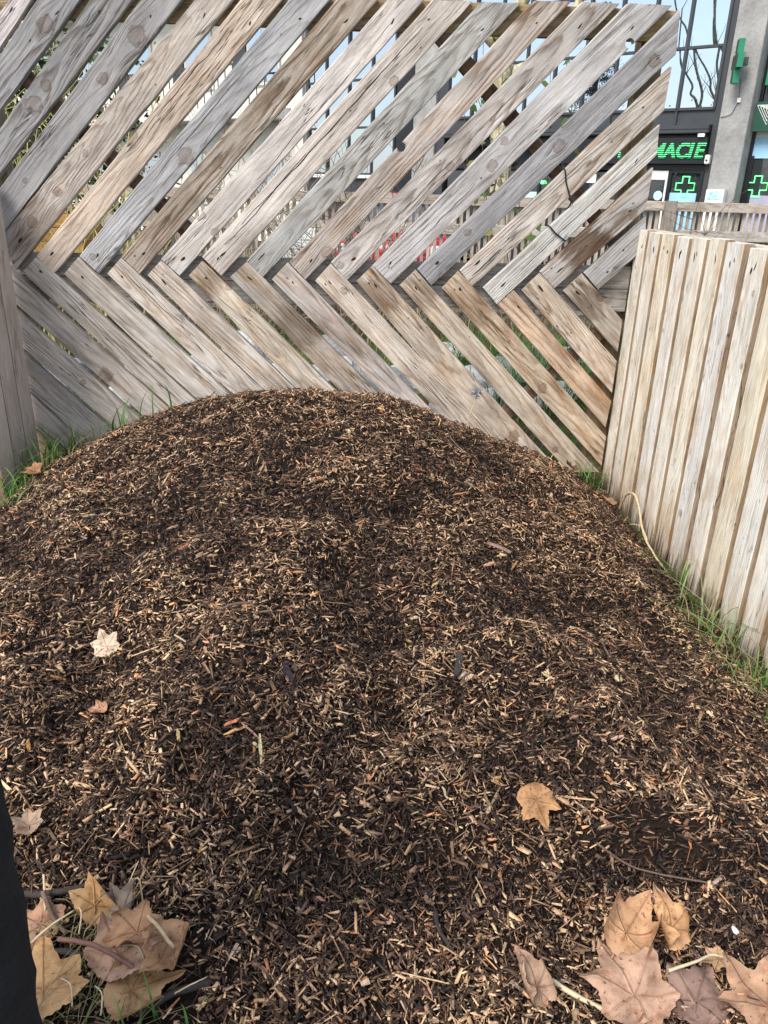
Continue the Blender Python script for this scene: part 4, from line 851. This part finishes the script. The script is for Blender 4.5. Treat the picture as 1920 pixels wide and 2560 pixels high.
grass('grass', 'a few bright green blades at the lower left edge', [(-.367, 1.00, .0), (-.350, .985, 0), (-.385, .97, 0), (-.30, .98, 0), (-.28, .97, 0), (-.42, .98, 0)], .10, .19, [(.13, .30, .07), (.10, .26, .06)], 9, .008, .25)
grass('grass', 'flattened dry grass stalks around the dead leaves at lower left', scat(260, -.72, -.40, .85, 1.22, 31, hz), .03, .10, DRY, 25, .0022, 2.4)
grass('lawn', 'sunlit grass behind the chevron fence', scat(9000, -3.4, 3.6, 4.15, 8.9, 33), .05, .16, [(.09, .19, .03), (.14, .25, .045), (.22, .30, .07), (.32, .32, .12)], 26, .009, 1.0)
grass('long_grass', 'long dark green grass behind the right side of the chevron fence', scat(1500, .9, 2.6, 5.3, 7.6, 35), .25, .60, [(.04, .11, .02), (.06, .16, .03), (.12, .20, .05)], 28, .010, .9)
grass('hedge_straw', 'pale dry stalks tangled along the slatted fence', scat(1500, -4.5, 4.5, 8.55, 8.85, 36), .35, 1.05, [(.42, .36, .24), (.34, .28, .18), (.25, .20, .13)], 29, .008, .7)

# ---------------- bare shrubs and vine behind the fence ----------------
M['twig'] = plain('pale_twig', (.34, .28, .17), .8, .2, 0, .3, 30, .2); M['yellowtwig'] = plain('yellow_twig', (.46, .38, .13), .8, .2, 0, .25, 30, .2); M['vinestem'] = plain('vine_stem', (.10, .065, .045), .8, .2, 0, .3, 30, .2)
def shrub(name, label, loc, n, h, sp, mat, sd, r=.006):
    rr = random.Random(sd); L_ = []
    for k in range(n):
        a = rr.uniform(0, 6.28); p = Vector((rr.gauss(0, sp*.4), rr.gauss(0, sp*.3), 0)); d = Vector((math.cos(a)*.35, math.sin(a)*.3, 1)).normalized(); q = [p]
        for j in range(6):
            d = (d+Vector((rr.gauss(0, .22), rr.gauss(0, .2), rr.gauss(.05, .15)))).normalized(); q.append(q[-1]+d*h/6*rr.uniform(.7, 1.1))
        L_.append((q, r, r*.35))
        for _ in range(5):
            i = rr.randrange(1, 6); e = Vector((rr.gauss(0, 1), rr.gauss(0, .7), rr.uniform(0, 1))).normalized(); b0 = q[i]; L_.append(([b0, b0+e*.10*h, b0+e*.18*h+Vector((rr.gauss(0, .04), 0, rr.uniform(-.05, .1)))], r*.55, r*.25))
    t = tag(empty(name, loc), label, 'shrub'); v, f = limbs2(L_); mesh('stems', v, f, M[mat], t); return t
def limbs2(lst): return join([tubevf(spline(p, 2), [a+(b-a)*i/((len(p)-1)*2) for i in range((len(p)-1)*2+1)], 4, False) for p, a, b in lst])
shrub('bare_shrub', 'leafless yellowish shrub behind the upper left boards', (-2.6, 7.2, 0), 26, 2.9, .8, 'yellowtwig', 1, .007)
shrub('bare_shrub', 'leafless tan shrub behind the left middle boards', (-1.1, 8.2, 0), 30, 2.5, 1.0, 'twig', 2)
shrub('bare_shrub', 'low tangled leafless shrub behind the middle boards', (.4, 8.3, 0), 26, 1.6, 1.2, 'twig', 3)
shrub('bare_shrub', 'leafless bramble on the slatted fence post at right', (3.42, 8.78, 0), 12, 1.55, .25, 'vinestem', 4, .005)
shrub('bare_shrub', 'thin bare shoots rising over the pale plank panel at far right', (3.75, 8.0, 0), 4, 2.2, .3, 'vinestem', 6, .006)
eb = tag(empty('evergreen_bush', (-3.6, 9.9, 0)), 'dark evergreen bush behind the upper left boards', 'bush')
v, f = limbs2([([(rr0*.1, 0, 0), (rr0*.3, .05, 1.0), (rr0*.5, 0, 2.2)], .03, .01) for rr0 in (-1, -.3, .4, 1)]); mesh('stems', v, f, M['vinestem'], eb)
def bushfn(r_, n_):
    c = r_.randn(n_, 3)*(.55, .35, .62)+(0, 0, 1.9); k = np.round(r_.rand(n_)*12)/12; return c+np.stack([np.sin(k*40)*.35, np.cos(k*31)*.2, np.sin(k*17)*.5], 1)
V, F, C_ = leafcloud(5000, bushfn, .05, [(.03, .06, .025), (.05, .08, .03), (.09, .11, .04)], 15, 1.8); fastmesh('foliage', V, F, M['needle'], eb, C_)
shrub('bare_shrub', 'tall leafless yellow shrub behind the upper left corner boards', (-3.4, 7.4, 0), 22, 3.4, .7, 'yellowtwig', 12, .008)
shrub('bare_shrub', 'dense leafless brown shrub behind the centre boards', (-.2, 8.4, 0), 30, 2.3, .8, 'vinestem', 13, .006)
vn = tag(empty('climbing_vine', (1.30, 6.4, 0)), 'thin leafy vine behind the upper right chevron boards', 'vine')
rr = random.Random(8); L_ = []; lf = []
for k in range(9):
    q = [Vector((rr.uniform(-.2, .3), rr.uniform(-.1, .1), 0))]; d = Vector((rr.gauss(0, .1), 0, 1))
    for j in range(12): d = (d+Vector((rr.gauss(-q[-1].x*.25, .16), rr.gauss(0, .1), .2))).normalized(); q.append(q[-1]+d*.22); lf += [q[-1]+Vector((rr.gauss(0, .05), rr.gauss(0, .05), rr.gauss(0, .05))) for _ in range(2 if j > 3 else 0)]
    L_.append((q, .006, .002))
v, f = limbs2(L_); mesh('stems', v, f, M['vinestem'], vn)
LF = np.array([list(p) for p in lf]); V, F, C_ = leafcloud(len(LF), lambda r_, n_: LF, .045, [(.06, .12, .03), (.10, .16, .04), (.16, .17, .05)], 9, 1.6); fastmesh('leaves', V, F, M['needle'], vn, C_)

# ---------------- fallen leaves ----------------
def leafmesh(sd, size, roll=0., rollax=0., fold=0., cup=0., lobes=5, wav=.05, curl=None):
    rr = random.Random(sd); na, nr = 150, 9; V = [(0, 0, 0)]; vein = [1.]
    la = [math.pi/2+(k-(lobes-1)/2)*(math.pi*1.45/(lobes)) for k in range(lobes)]; ll = [1-.17*abs(k-(lobes-1)/2)+rr.uniform(-.05, .05) for k in range(lobes)]
    def rad(a):
        best = .46
        for A, l in zip(la, ll):
            d = abs((a-A+math.pi) % (2*math.pi)-math.pi)
            if d < .62:
                tri = 1-d/.62; tooth = (tri*3.4+rr_ph) % 1; best = max(best, .50+(l-.50)*tri**1.75+.05*(tooth if tooth < .8 else (1-tooth)*4)**2*(tri < .85)*l)
        return best*(1+.02*math.sin(a*23+rr_ph))
    rr_ph = rr.uniform(0, 3)
    for i in range(1, nr+1):
        s = i/nr
        for k in range(na):
            a = 2*math.pi*k/na-math.pi/2; r = rad(a)*s; x = r*math.cos(a); y = r*math.sin(a)
            vd = 9
            for A, l in zip(la, ll):
                pr = x*math.cos(A)+y*math.sin(A)
                if pr > 0:
                    dd = abs(-x*math.sin(A)+y*math.cos(A)); vd = min(vd, dd)
                    ph = (pr-dd*1.1)*6.5; vd = min(vd, abs(ph-round(ph))*.11+.016+dd*.05)
            vein.append(max(0, 1-vd/.028)); V.append((x, y, 0))
    F = [(0, 1+k, 1+(k+1) % na) for k in range(na)]
    for i in range(nr-1):
        for k in range(na): a = 1+i*na+k; b = 1+i*na+(k+1) % na; F.append((a, a+na, b+na, b))
    ca, sa = math.cos(rollax), math.sin(rollax); O = []
    for (x, y, z) in V:
        r = math.hypot(x, y)
        z = wav*2.2*mnoise.noise((x*1.6+sd, y*1.6, 0))*(.5+r)+wav*1.3*mnoise.noise((x*3.4+sd, y*3.4, 3))*r + cup*r*r+.35*max(0, r-.55)**2*mnoise.noise((x*2.2+sd*2, y*2.2, 8))*3
        u = x*ca+y*sa; w = -x*sa+y*ca
        if fold: z += abs(u)*fold
        if roll:
            R_ = 1/roll; an = u/R_; u2 = math.sin(an)*(R_-z); z = R_-(R_-z)*math.cos(an); u = u2
        if curl:      # one or both sides rolled over: (start, radius, both)
            su = 1 if u > 0 else -1
            if abs(u) > curl[0] and (su > 0 or curl[2]):
                an = (abs(u)-curl[0])/curl[1]; u = su*(curl[0]+curl[1]*math.sin(an)); z += curl[1]*(1-math.cos(an))
        O.append(((u*ca-w*sa)*size, (u*sa+w*ca)*size, z*size))
    # petiole
    o0 = len(O); tv, tf = tubevf([Vector(O[0])+Vector((0, -size*.02*k, .004*math.sin(k*.3)*(0 if k < 2 else 1)))*1.0 for k in range(0, 30, 4)], .0016, 5)
    O += [tuple(p) for p in tv]; F += [tuple(i+o0 for i in q) for q in tf]; vein += [.6]*len(tv)
    me = bpy.data.meshes.new('dead_leaf'); me.from_pydata(O, [], F); me.update(); at = me.attributes.new('vein', 'FLOAT', 'POINT'); at.data.foreach_set('value', vein)
    me.polygons.foreach_set('use_smooth', [True]*len(me.polygons)); me.materials.append(M['leaf']); return me
def leaf(label, x, y, yaw, size, tone, sd, roll=0, rollax=0, fold=0, cup=0, lift=.012, tx=0, ty=0, wav=.05, lobes=5, group=None, curl=None, sx=1):
    o = link('dead_leaf', leafmesh(sd, size, roll, rollax, fold, cup, lobes, wav, curl)); o.location = (x, y, hz(x, y)+lift)
    o.rotation_mode = 'QUATERNION'; o.rotation_quaternion = surf_rot(x, y, 0, .0) @ Euler((tx, ty, yaw)).to_quaternion()
    o['tone'] = [tone[0]*.98, tone[1]*.92, tone[2]*.90]; o['off'] = [sd*1.3, sd*.7, 0.]; o.scale = (sx, 1, 1); return tag(o, label, 'leaf', group)
TAN = (.44, .26, .12); PINK = (.42, .275, .185); GREYL = (.22, .19, .15); PALE = (.50, .38, .26)
leaf('flat pale lobed leaf lying alone on the left side of the heap', -.754, 2.07, .4, .066, (.60, .50, .36), 1, lift=.024, tx=.40, wav=.05)
leaf('small narrow curled brown leaf below the flat pale leaf on the heap', -.697, 1.80, 1.2, .045, (.36, .20, .12), 2, roll=2.2, rollax=.2, lift=.016)
leaf('folded tan leaf standing upright on the right side of the heap', .46, 1.42, math.pi+.1, .10, TAN, 3, rollax=-1.45, lift=.035, tx=.42, ty=-.1, wav=.07, curl=(.10, .17, 0), sx=.72)
leaf('rolled orange tan leaf lying on top of the lower right leaves', .60, 1.135, -.72, .135, (.50, .31, .17), 4, rollax=0.1, lift=.03, ty=.25, curl=(.12, .24, 1), wav=.04)
leaf('small curled tan leaf standing beside the rolled leaf at lower right', .70, 1.14, .25, .09, (.46, .28, .14), 5, rollax=.1, lift=.04, tx=.5, curl=(.1, .2, 1), wav=.11)
leaf('big flat pinkish brown leaf with sharp points at the lower right edge', .575, 1.005, .25, .135, PINK, 6, roll=.35, rollax=.6, lift=.026, wav=.11)
leaf('dark purplish brown leaf under the pinkish leaf at lower right', .70, .995, -.6, .11, (.24, .16, .125), 7, roll=-.4, lift=.016, wav=.11)
leaf('pinkish tan leaf cut by the lower right corner', .835, .975, .5, .125, (.40, .25, .15), 8, roll=.6, rollax=.9, lift=.03, wav=.11)
leaf('small tan leaf lying above the lower right corner', .785, 1.085, 1.6, .04, (.42, .27, .15), 9, fold=.3, lift=.02)
leaf('tiny reddish leaf scrap above the rolled leaf at right', .716, 1.24, .8, .03, (.40, .22, .12), 10, lift=.014)
leaf('folded grey brown leaf at the bottom, left of the big pinkish leaf', .385, 1.03, .3, .085, (.36, .25, .17), 11, lift=.025, tx=.4, curl=(.12, .2, 1), wav=.09)
leaf('crumpled tan leaf at the top of the lower left leaf pile', -.535, 1.20, .3, .08, (.46, .29, .13), 12, rollax=.6, lift=.03, tx=.6, curl=(.2, .2, 1), wav=.12)
leaf('grey curled leaf beside the crumpled tan leaf at lower left', -.475, 1.19, -.4, .08, GREYL, 13, rollax=.5, lift=.035, tx=.7, curl=(.15, .25, 0), wav=.10)
leaf('big pinkish brown leaf in the middle of the lower left pile', -.46, 1.10, -.3, .11, PINK, 14, roll=.55, rollax=.3, lift=.03, wav=.12)
leaf('large golden brown leaf at the lower left against the black trousers', -.585, 1.03, .35, .125, (.46, .29, .13), 15, roll=-.5, rollax=.4, lift=.035, curl=(.5, .2, 0), wav=.06, ty=-.15)
leaf('rolled tan leaf at the right end of the lower left pile', -.362, 1.125, 2.8, .10, (.48, .30, .16), 16, rollax=.2, lift=.035, tx=.2, curl=(.15, .22, 1), wav=.11)
leaf('brown folded leaf with pointed lobes on the lower left pile', -.43, 1.135, .9, .085, (.40, .24, .13), 17, roll=1.3, rollax=1.1, fold=.25, lift=.045, wav=.08)
leaf('curled golden leaf at the bottom edge under the lower left pile', -.42, 1.035, -1.2, .11, (.46, .29, .14), 18, lift=.025, curl=(.25, .25, 1), wav=.08)
leaf('half hidden brown leaf behind the lower left leaf pile', -.64, 1.17, 1.1, .085, (.30, .18, .11), 19, lift=.02, wav=.09)
leaf('grey brown leaf at the left frame edge above the trousers', -.735, 1.38, .4, .05, (.30, .22, .15), 20, fold=.5, lift=.02)
leaf('small brown leaf under the foot of the first pale planks', 1.36, 3.66, .4, .07, (.34, .21, .13), 21, fold=.3, lift=.03)
leaf('rusty leaf in the grass at the foot of the left planks', -1.50, 3.50, 1., .07, (.36, .19, .10), 22, fold=.4, lift=.05, tx=.5)
leaf('dark curled leaf at the foot of the chevron fence near the right corner', 1.20, 3.86, .2, .07, (.16, .09, .055), 23, roll=1.8, lift=.04)

# ---------------- sticks, stems, stone, litter ----------------
def stick(label, pts, r0, r1, mat, nm='stick', cat='stick', lift=0):
    P_ = [Vector((p[0], p[1], (hz(p[0], p[1])+p[2]) if len(p) == 3 else hz(p[0], p[1])+lift)) for p in pts]
    q = spline(P_, 6); n = len(q)-1; q = [p+Vector((random.gauss(0, r0*.10), random.gauss(0, r0*.10), random.gauss(0, r0*.1))) for p in q]
    v, f = tubevf(q, [r0+(r1-r0)*i/n for i in range(n+1)], 7); c0 = q[0]; o = mesh(nm, [Vector(p)-c0 for p in v], f, M[mat], None, True); o.location = c0; return tag(o, label, cat)
stick('reddish brown stick with a cut end lying across the lower left leaves', [(-.585, 1.125, .045), (-.50, 1.10, .055), (-.405, 1.058, .045)], .0052, .0045, 'redstick')
stick('pale peeling stick slanting over the lower left leaves', [(-.445, 1.205, .02), (-.40, 1.15, .06), (-.345, 1.095, .055)], .0045, .0038, 'palestick')
stick('grey twig leaning at the left above the lower left leaf pile', [(-.650, 1.225, .04), (-.62, 1.185, .03), (-.585, 1.155, .015)], .0055, .0045, 'bark')
stick('thin straw coloured stalk crossing the grey twig at lower left', [(-.645, 1.13, .03), (-.61, 1.16, .035), (-.575, 1.19, .03)], .0028, .002, 'straw')
stick('dark wet stick lying behind the lower left leaves', [(-.70, 1.245, .012), (-.62, 1.24, .014), (-.545, 1.27, .012)], .009, .006, 'darkstick')
stick('short dark stick among the lower left leaves', [(-.62, 1.12, .016), (-.56, 1.115, .02), (-.51, 1.10, .016)], .008, .006, 'darkstick')
stick('dark brown stick along the bottom edge right of the leaf pile', [(-.40, 1.00, .01), (-.33, 1.04, .012), (-.27, 1.055, .01)], .009, .008, 'darkstick')
stick('thin orange stem standing above the lower left leaf pile', [(-.475, 1.275, .01), (-.450, 1.245, .05), (-.435, 1.205, .02)], .0022, .0018, 'palestick')
stick('bare pale stalk rising from the grey leaf at lower left', [(-.49, 1.20, .02), (-.468, 1.235, .06), (-.455, 1.27, .075)], .0016, .001, 'straw')
stick('white stalk at the left beside the black trousers', [(-.640, 1.20, .02), (-.655, 1.25, .05)], .003, .0024, 'straw')
stick('long pale stalk at the bottom right of the small folded leaf', [(.395, 1.075, .012), (.45, 1.03, .014), (.52, .985, .012)], .0065, .005, 'straw')
stick('grey twisted strip over the dark leaf at lower right', [(.655, 1.04, .05), (.71, 1.055, .055), (.76, 1.075, .05), (.79, 1.07, .045)], .0035, .002, 'straw')
stick('upright dark twig on the right side of the heap', [(.865, 2.21, .012), (.862, 2.12, .014), (.872, 2.02, .008)], .0045, .0035, 'bark')
stick('long thin twig lying at the right foot of the heap', [(.60, 1.36, .012), (.70, 1.33, .014), (.86, 1.26, .012)], .003, .002, 'bark')
stick('dark bent twig on the lower middle of the heap', [(.20, 1.22, .012), (.205, 1.17, .014), (.23, 1.12, .010)], .006, .004, 'darkstick')
stick('grey bark strip on the left flank of the small ridge', [(-.46, 1.97, .012), (-.38, 2.06, .018), (-.30, 2.10, .014)], .006, .004, 'bark')
stick('pale arched root rising beside the feet of the pale planks', [(1.395, 3.60, .02), (1.39, 3.52, .13), (1.385, 3.42, .175), (1.385, 3.34, .15), (1.385, 3.22, .05), (1.38, 3.05, .02), (1.385, 2.92, .01)], .0062, .0045, 'palestick', 'root', 'root')
stick('thin pale rootlets under the arched root', [(1.385, 3.40, .02), (1.375, 3.33, .05), (1.385, 3.26, .07), (1.39, 3.18, .04)], .004, .002, 'straw', 'root', 'root')
for k, (x0, y0) in enumerate(((-.62, 1.05), (-.52, 1.0), (-.40, 1.08), (-.33, 1.02), (-.55, 1.14), (-.46, .98))):
    a = random.uniform(0, 6.28); stick('thin pale grass stalk scattered over the lower left leaves', [(x0, y0, .035), (x0+.03*math.cos(a), y0+.03*math.sin(a), .05), (x0+.065*math.cos(a+.3), y0+.065*math.sin(a+.3), .035)], .0017, .0011, 'straw', 'stalk', 'stalk')['group'] = 'pale stalks over the lower left leaves'
# grey seed head on a stalk in front of the lower boards
sh_ = tag(empty('seed_head', (.617, 3.90, hz(.617, 3.90))), 'grey fluffy seed head on a bent stalk before the lower boards', 'flower'); zb = hz(.617, 3.9)
v, f = tubevf(spline([(0, 0, 0), (.012, 0, .07), (.035, 0, .145), (.042, 0, .185)], 4), .0035, 6); mesh('stalk', v, f, M['palestick'], sh_)
M['fluff'] = plain('grey_fluff', (.27, .28, .30), .9, .1, 0, .5, 60, .5)
rr = random.Random(4); L_ = []
for k in range(60):
    d = Vector((rr.gauss(0, 1), rr.gauss(0, .7), rr.gauss(.2, 1))).normalized(); p = Vector((.042, 0, .20)); L_.append(tubevf([p, p+d*.018+Vector((0, 0, .002)), p+d*rr.uniform(.025, .036)+Vector((rr.gauss(0, .008), 0, rr.gauss(0, .008)))], [.0035, .003, .0012], 4))
v, f = join(L_); mesh('flower_head', v, f, M['fluff'], sh_)
# pebbles and pale litter
for lab, x, y, r, cl in (('smooth pale stone on the right slope of the heap', .825, 1.92, .014, 'palestick'), ('white paper scrap at the right near the bottom edge', .854, 1.155, .008, 'white'), ('tiny white scrap low on the left flank of the heap', -.60, 1.79, .004, 'white')):
    bm = bmesh.new(); bmesh.ops.create_icosphere(bm, subdivisions=2, radius=r)
    for v_ in bm.verts: v_.co *= 1+.35*mnoise.noise(v_.co/r*1.2+Vector((x*40, y*30, 0))); v_.co.z *= .6; v_.co.x *= 1.35
    me = bpy.data.meshes.new('pebble'); bm.to_mesh(me); bm.free(); o = link('pebble' if 'stone' in lab else 'paper_scrap', me, M[cl]); o.location = (x, y, hz(x, y)+.012); o.rotation_euler = (.3, .2, x*9); tag(o, lab, 'stone' if 'stone' in lab else 'litter')
# black wires caught on two boards
M['wire'] = plain('black_wire', (.012, .012, .013), .5, .4, 0, .1, 30, .1)
for lab, pts in WIRES:
    P_ = [(p[0], 3.992 if 0 < k < len(pts)-1 else 4.03, p[1]) for k, p in enumerate(pts)]
    v, f = tubevf(spline(P_, 5), .0038, 6); c0 = Vector(P_[1]); o = mesh('wire', [Vector(p)-c0 for p in v], f, M['wire'], None, True); o.location = c0; tag(o, lab, 'wire')

# ---------------- person at the left edge ----------------
M['trouser'] = plain('black_trouser_cloth', (.018, .017, .018), .9, .2, 0, .3, 14, .5, .006); M['coat'] = plain('black_coat_cloth', (.014, .014, .016), .9, .15, 0, .2, 14, .4, .004); M['skin'] = plain('skin', (.45, .28, .2), .6, .3, 0, .08, 20, .1); M['hair'] = plain('dark_hair', (.03, .02, .015), .6, .3, 0, .3, 60, .5); M['shoe'] = plain('black_shoe', (.015, .014, .014), .5, .4, 0, .2, 20, .2)
pe = tag(empty('person', (PX, PYY, 0)), 'person in black trousers standing close at the lower left edge', 'person')
J = {'pel': ((0, 0, .98), .15, .12), 'sp': ((-.01, 0, 1.18), .145, .11), 'ch': ((-.02, 0, 1.38), .16, .11), 'nk': ((-.02, 0, 1.52), .06, .06), 'hd0': ((-.02, .02, 1.60), .065, .08), 'hd1': ((-.02, .03, 1.70), .08, .10), 'hd2': ((-.02, .02, 1.78), .05, .065),
     'rh': ((.095, 0, .92), .105, .11), 'rk': ((.10, .015, .52), .085, .088), 'rc': ((.10, .0, .32), .082, .086), 'ra': ((.10, -.01, .10), .075, .078), 'rf': ((.105, .13, .04), .045, .035),
     'lh': ((-.095, 0, .92), .105, .11), 'lk': ((-.11, .03, .52), .085, .088), 'lc': ((-.11, .01, .32), .08, .085), 'la': ((-.11, 0, .10), .07, .075), 'lf': ((-.12, .14, .04), .045, .035),
     'rs': ((.13, 0, 1.42), .065, .065), 're': ((.145, -.03, 1.13), .052, .052), 'rw': ((.11, .13, .98), .038, .038), 'rg': ((.085, .20, .96), .022, .036),
     'ls': ((-.17, 0, 1.42), .065, .065), 'le': ((-.22, -.03, 1.13), .052, .052), 'lw': ((-.21, .10, .92), .038, .038), 'lg': ((-.20, .16, .87), .022, .036)}
E_ = [('pel', 'sp'), ('sp', 'ch'), ('ch', 'nk'), ('nk', 'hd0'), ('hd0', 'hd1'), ('hd1', 'hd2'), ('pel', 'rh'), ('rh', 'rk'), ('rk', 'rc'), ('rc', 'ra'), ('ra', 'rf'), ('pel', 'lh'), ('lh', 'lk'), ('lk', 'lc'), ('lc', 'la'), ('la', 'lf'), ('ch', 'rs'), ('rs', 're'), ('re', 'rw'), ('rw', 'rg'), ('ch', 'ls'), ('ls', 'le'), ('le', 'lw'), ('lw', 'lg')]
keys = list(J); V = [J[k][0] for k in keys]; rad = [J[k][1:] for k in keys]; E2 = [(keys.index(a), keys.index(b)) for a, b in E_]
for s, w in (('r', Vector(J['rg'][0])), ('l', Vector(J['lg'][0]))):     # five fingers each
    wi = keys.index(s+'g'); d = (Vector(J[s+'g'][0])-Vector(J[s+'w'][0])).normalized(); sd_ = d.cross(Vector((1, 0, 0))).normalized()
    for k, (o_, ln) in enumerate(((-.030, .075), (-.010, .085), (.010, .08), (.028, .065), (.04, .055))):
        p0 = w+sd_*o_*.9+d*(.015 if k < 4 else -.02); dd = d if k < 4 else (d*.5+sd_).normalized(); p1 = p0+dd*ln*.55; p2 = p1+(dd+Vector((0, 0, -.5))).normalized()*ln*.45
        b = len(V); V += [tuple(p0), tuple(p1), tuple(p2)]; rad += [(.010, .010), (.009, .009), (.0075, .0075)]; E2 += [(wi, b), (b, b+1), (b+1, b+2)]
me = bpy.data.meshes.new('body'); me.from_pydata(V, E2, []); me.update(); bo = link('body', me, None, pe); sk = bo.modifiers.new('skin', 'SKIN'); sk.use_smooth_shade = True
for i, r in enumerate(rad): me.skin_vertices[0].data[i].radius = r; me.skin_vertices[0].data[i].use_root = (i == 0)
bo.modifiers.new('sub', 'SUBSURF').levels = 2; bo.modifiers['sub'].render_levels = 2
bpy.context.view_layer.update(); nm = bpy.data.meshes.new_from_object(bo.evaluated_get(bpy.context.evaluated_depsgraph_get())); bo.modifiers.clear(); bo.data = nm; nm.materials.clear()
for k in ('trouser', 'coat', 'skin', 'shoe', 'hair'): nm.materials.append(M[k])
for p in nm.polygons:
    c = p.center; p.use_smooth = True
    p.material_index = 3 if c.z < .085 else 0 if (c.z < 1.0 and abs(c.x) < .2 and c.y < .12) or c.z < .80 else 2 if (c.z > 1.54 or (c.z < 1.02 and (c.y > .10 or c.x < -.18))) else 1
    if c.z > 1.75 or (c.z > 1.58 and c.y < -.01): p.material_index = 4
for v_ in nm.vertices:       # creases in the trouser cloth
    if v_.co.z < .9: f_ = .007*math.sin(v_.co.z*48+3*mnoise.noise(v_.co*9)+v_.co.y*30)*(.4+mnoise.noise(v_.co*7)); n_ = Vector((v_.co.x-(.1 if v_.co.x > 0 else -.1), v_.co.y, 0)); v_.co += n_.normalized()*f_ if n_.length > 0 else Vector()
hx, hy_, hz_ = -.02, .03, 1.69
for s in (-1, 1): v, f = tubevf([(hx+s*.032, hy_+.088, hz_+.005), (hx+s*.032, hy_+.098, hz_+.005)], .011, 10); mesh('eye', v, f, M['black'], pe)
v, f = tubevf([(hx, hy_+.09, hz_+.01), (hx, hy_+.118, hz_-.025), (hx, hy_+.09, hz_-.035)], [.008, .014, .008], 8); mesh('nose', v, f, M['skin'], pe)
box('mouth', hx-.025, hx+.025, hy_+.075, hy_+.09, hz_-.066, hz_-.058, M['redstick'], pe)
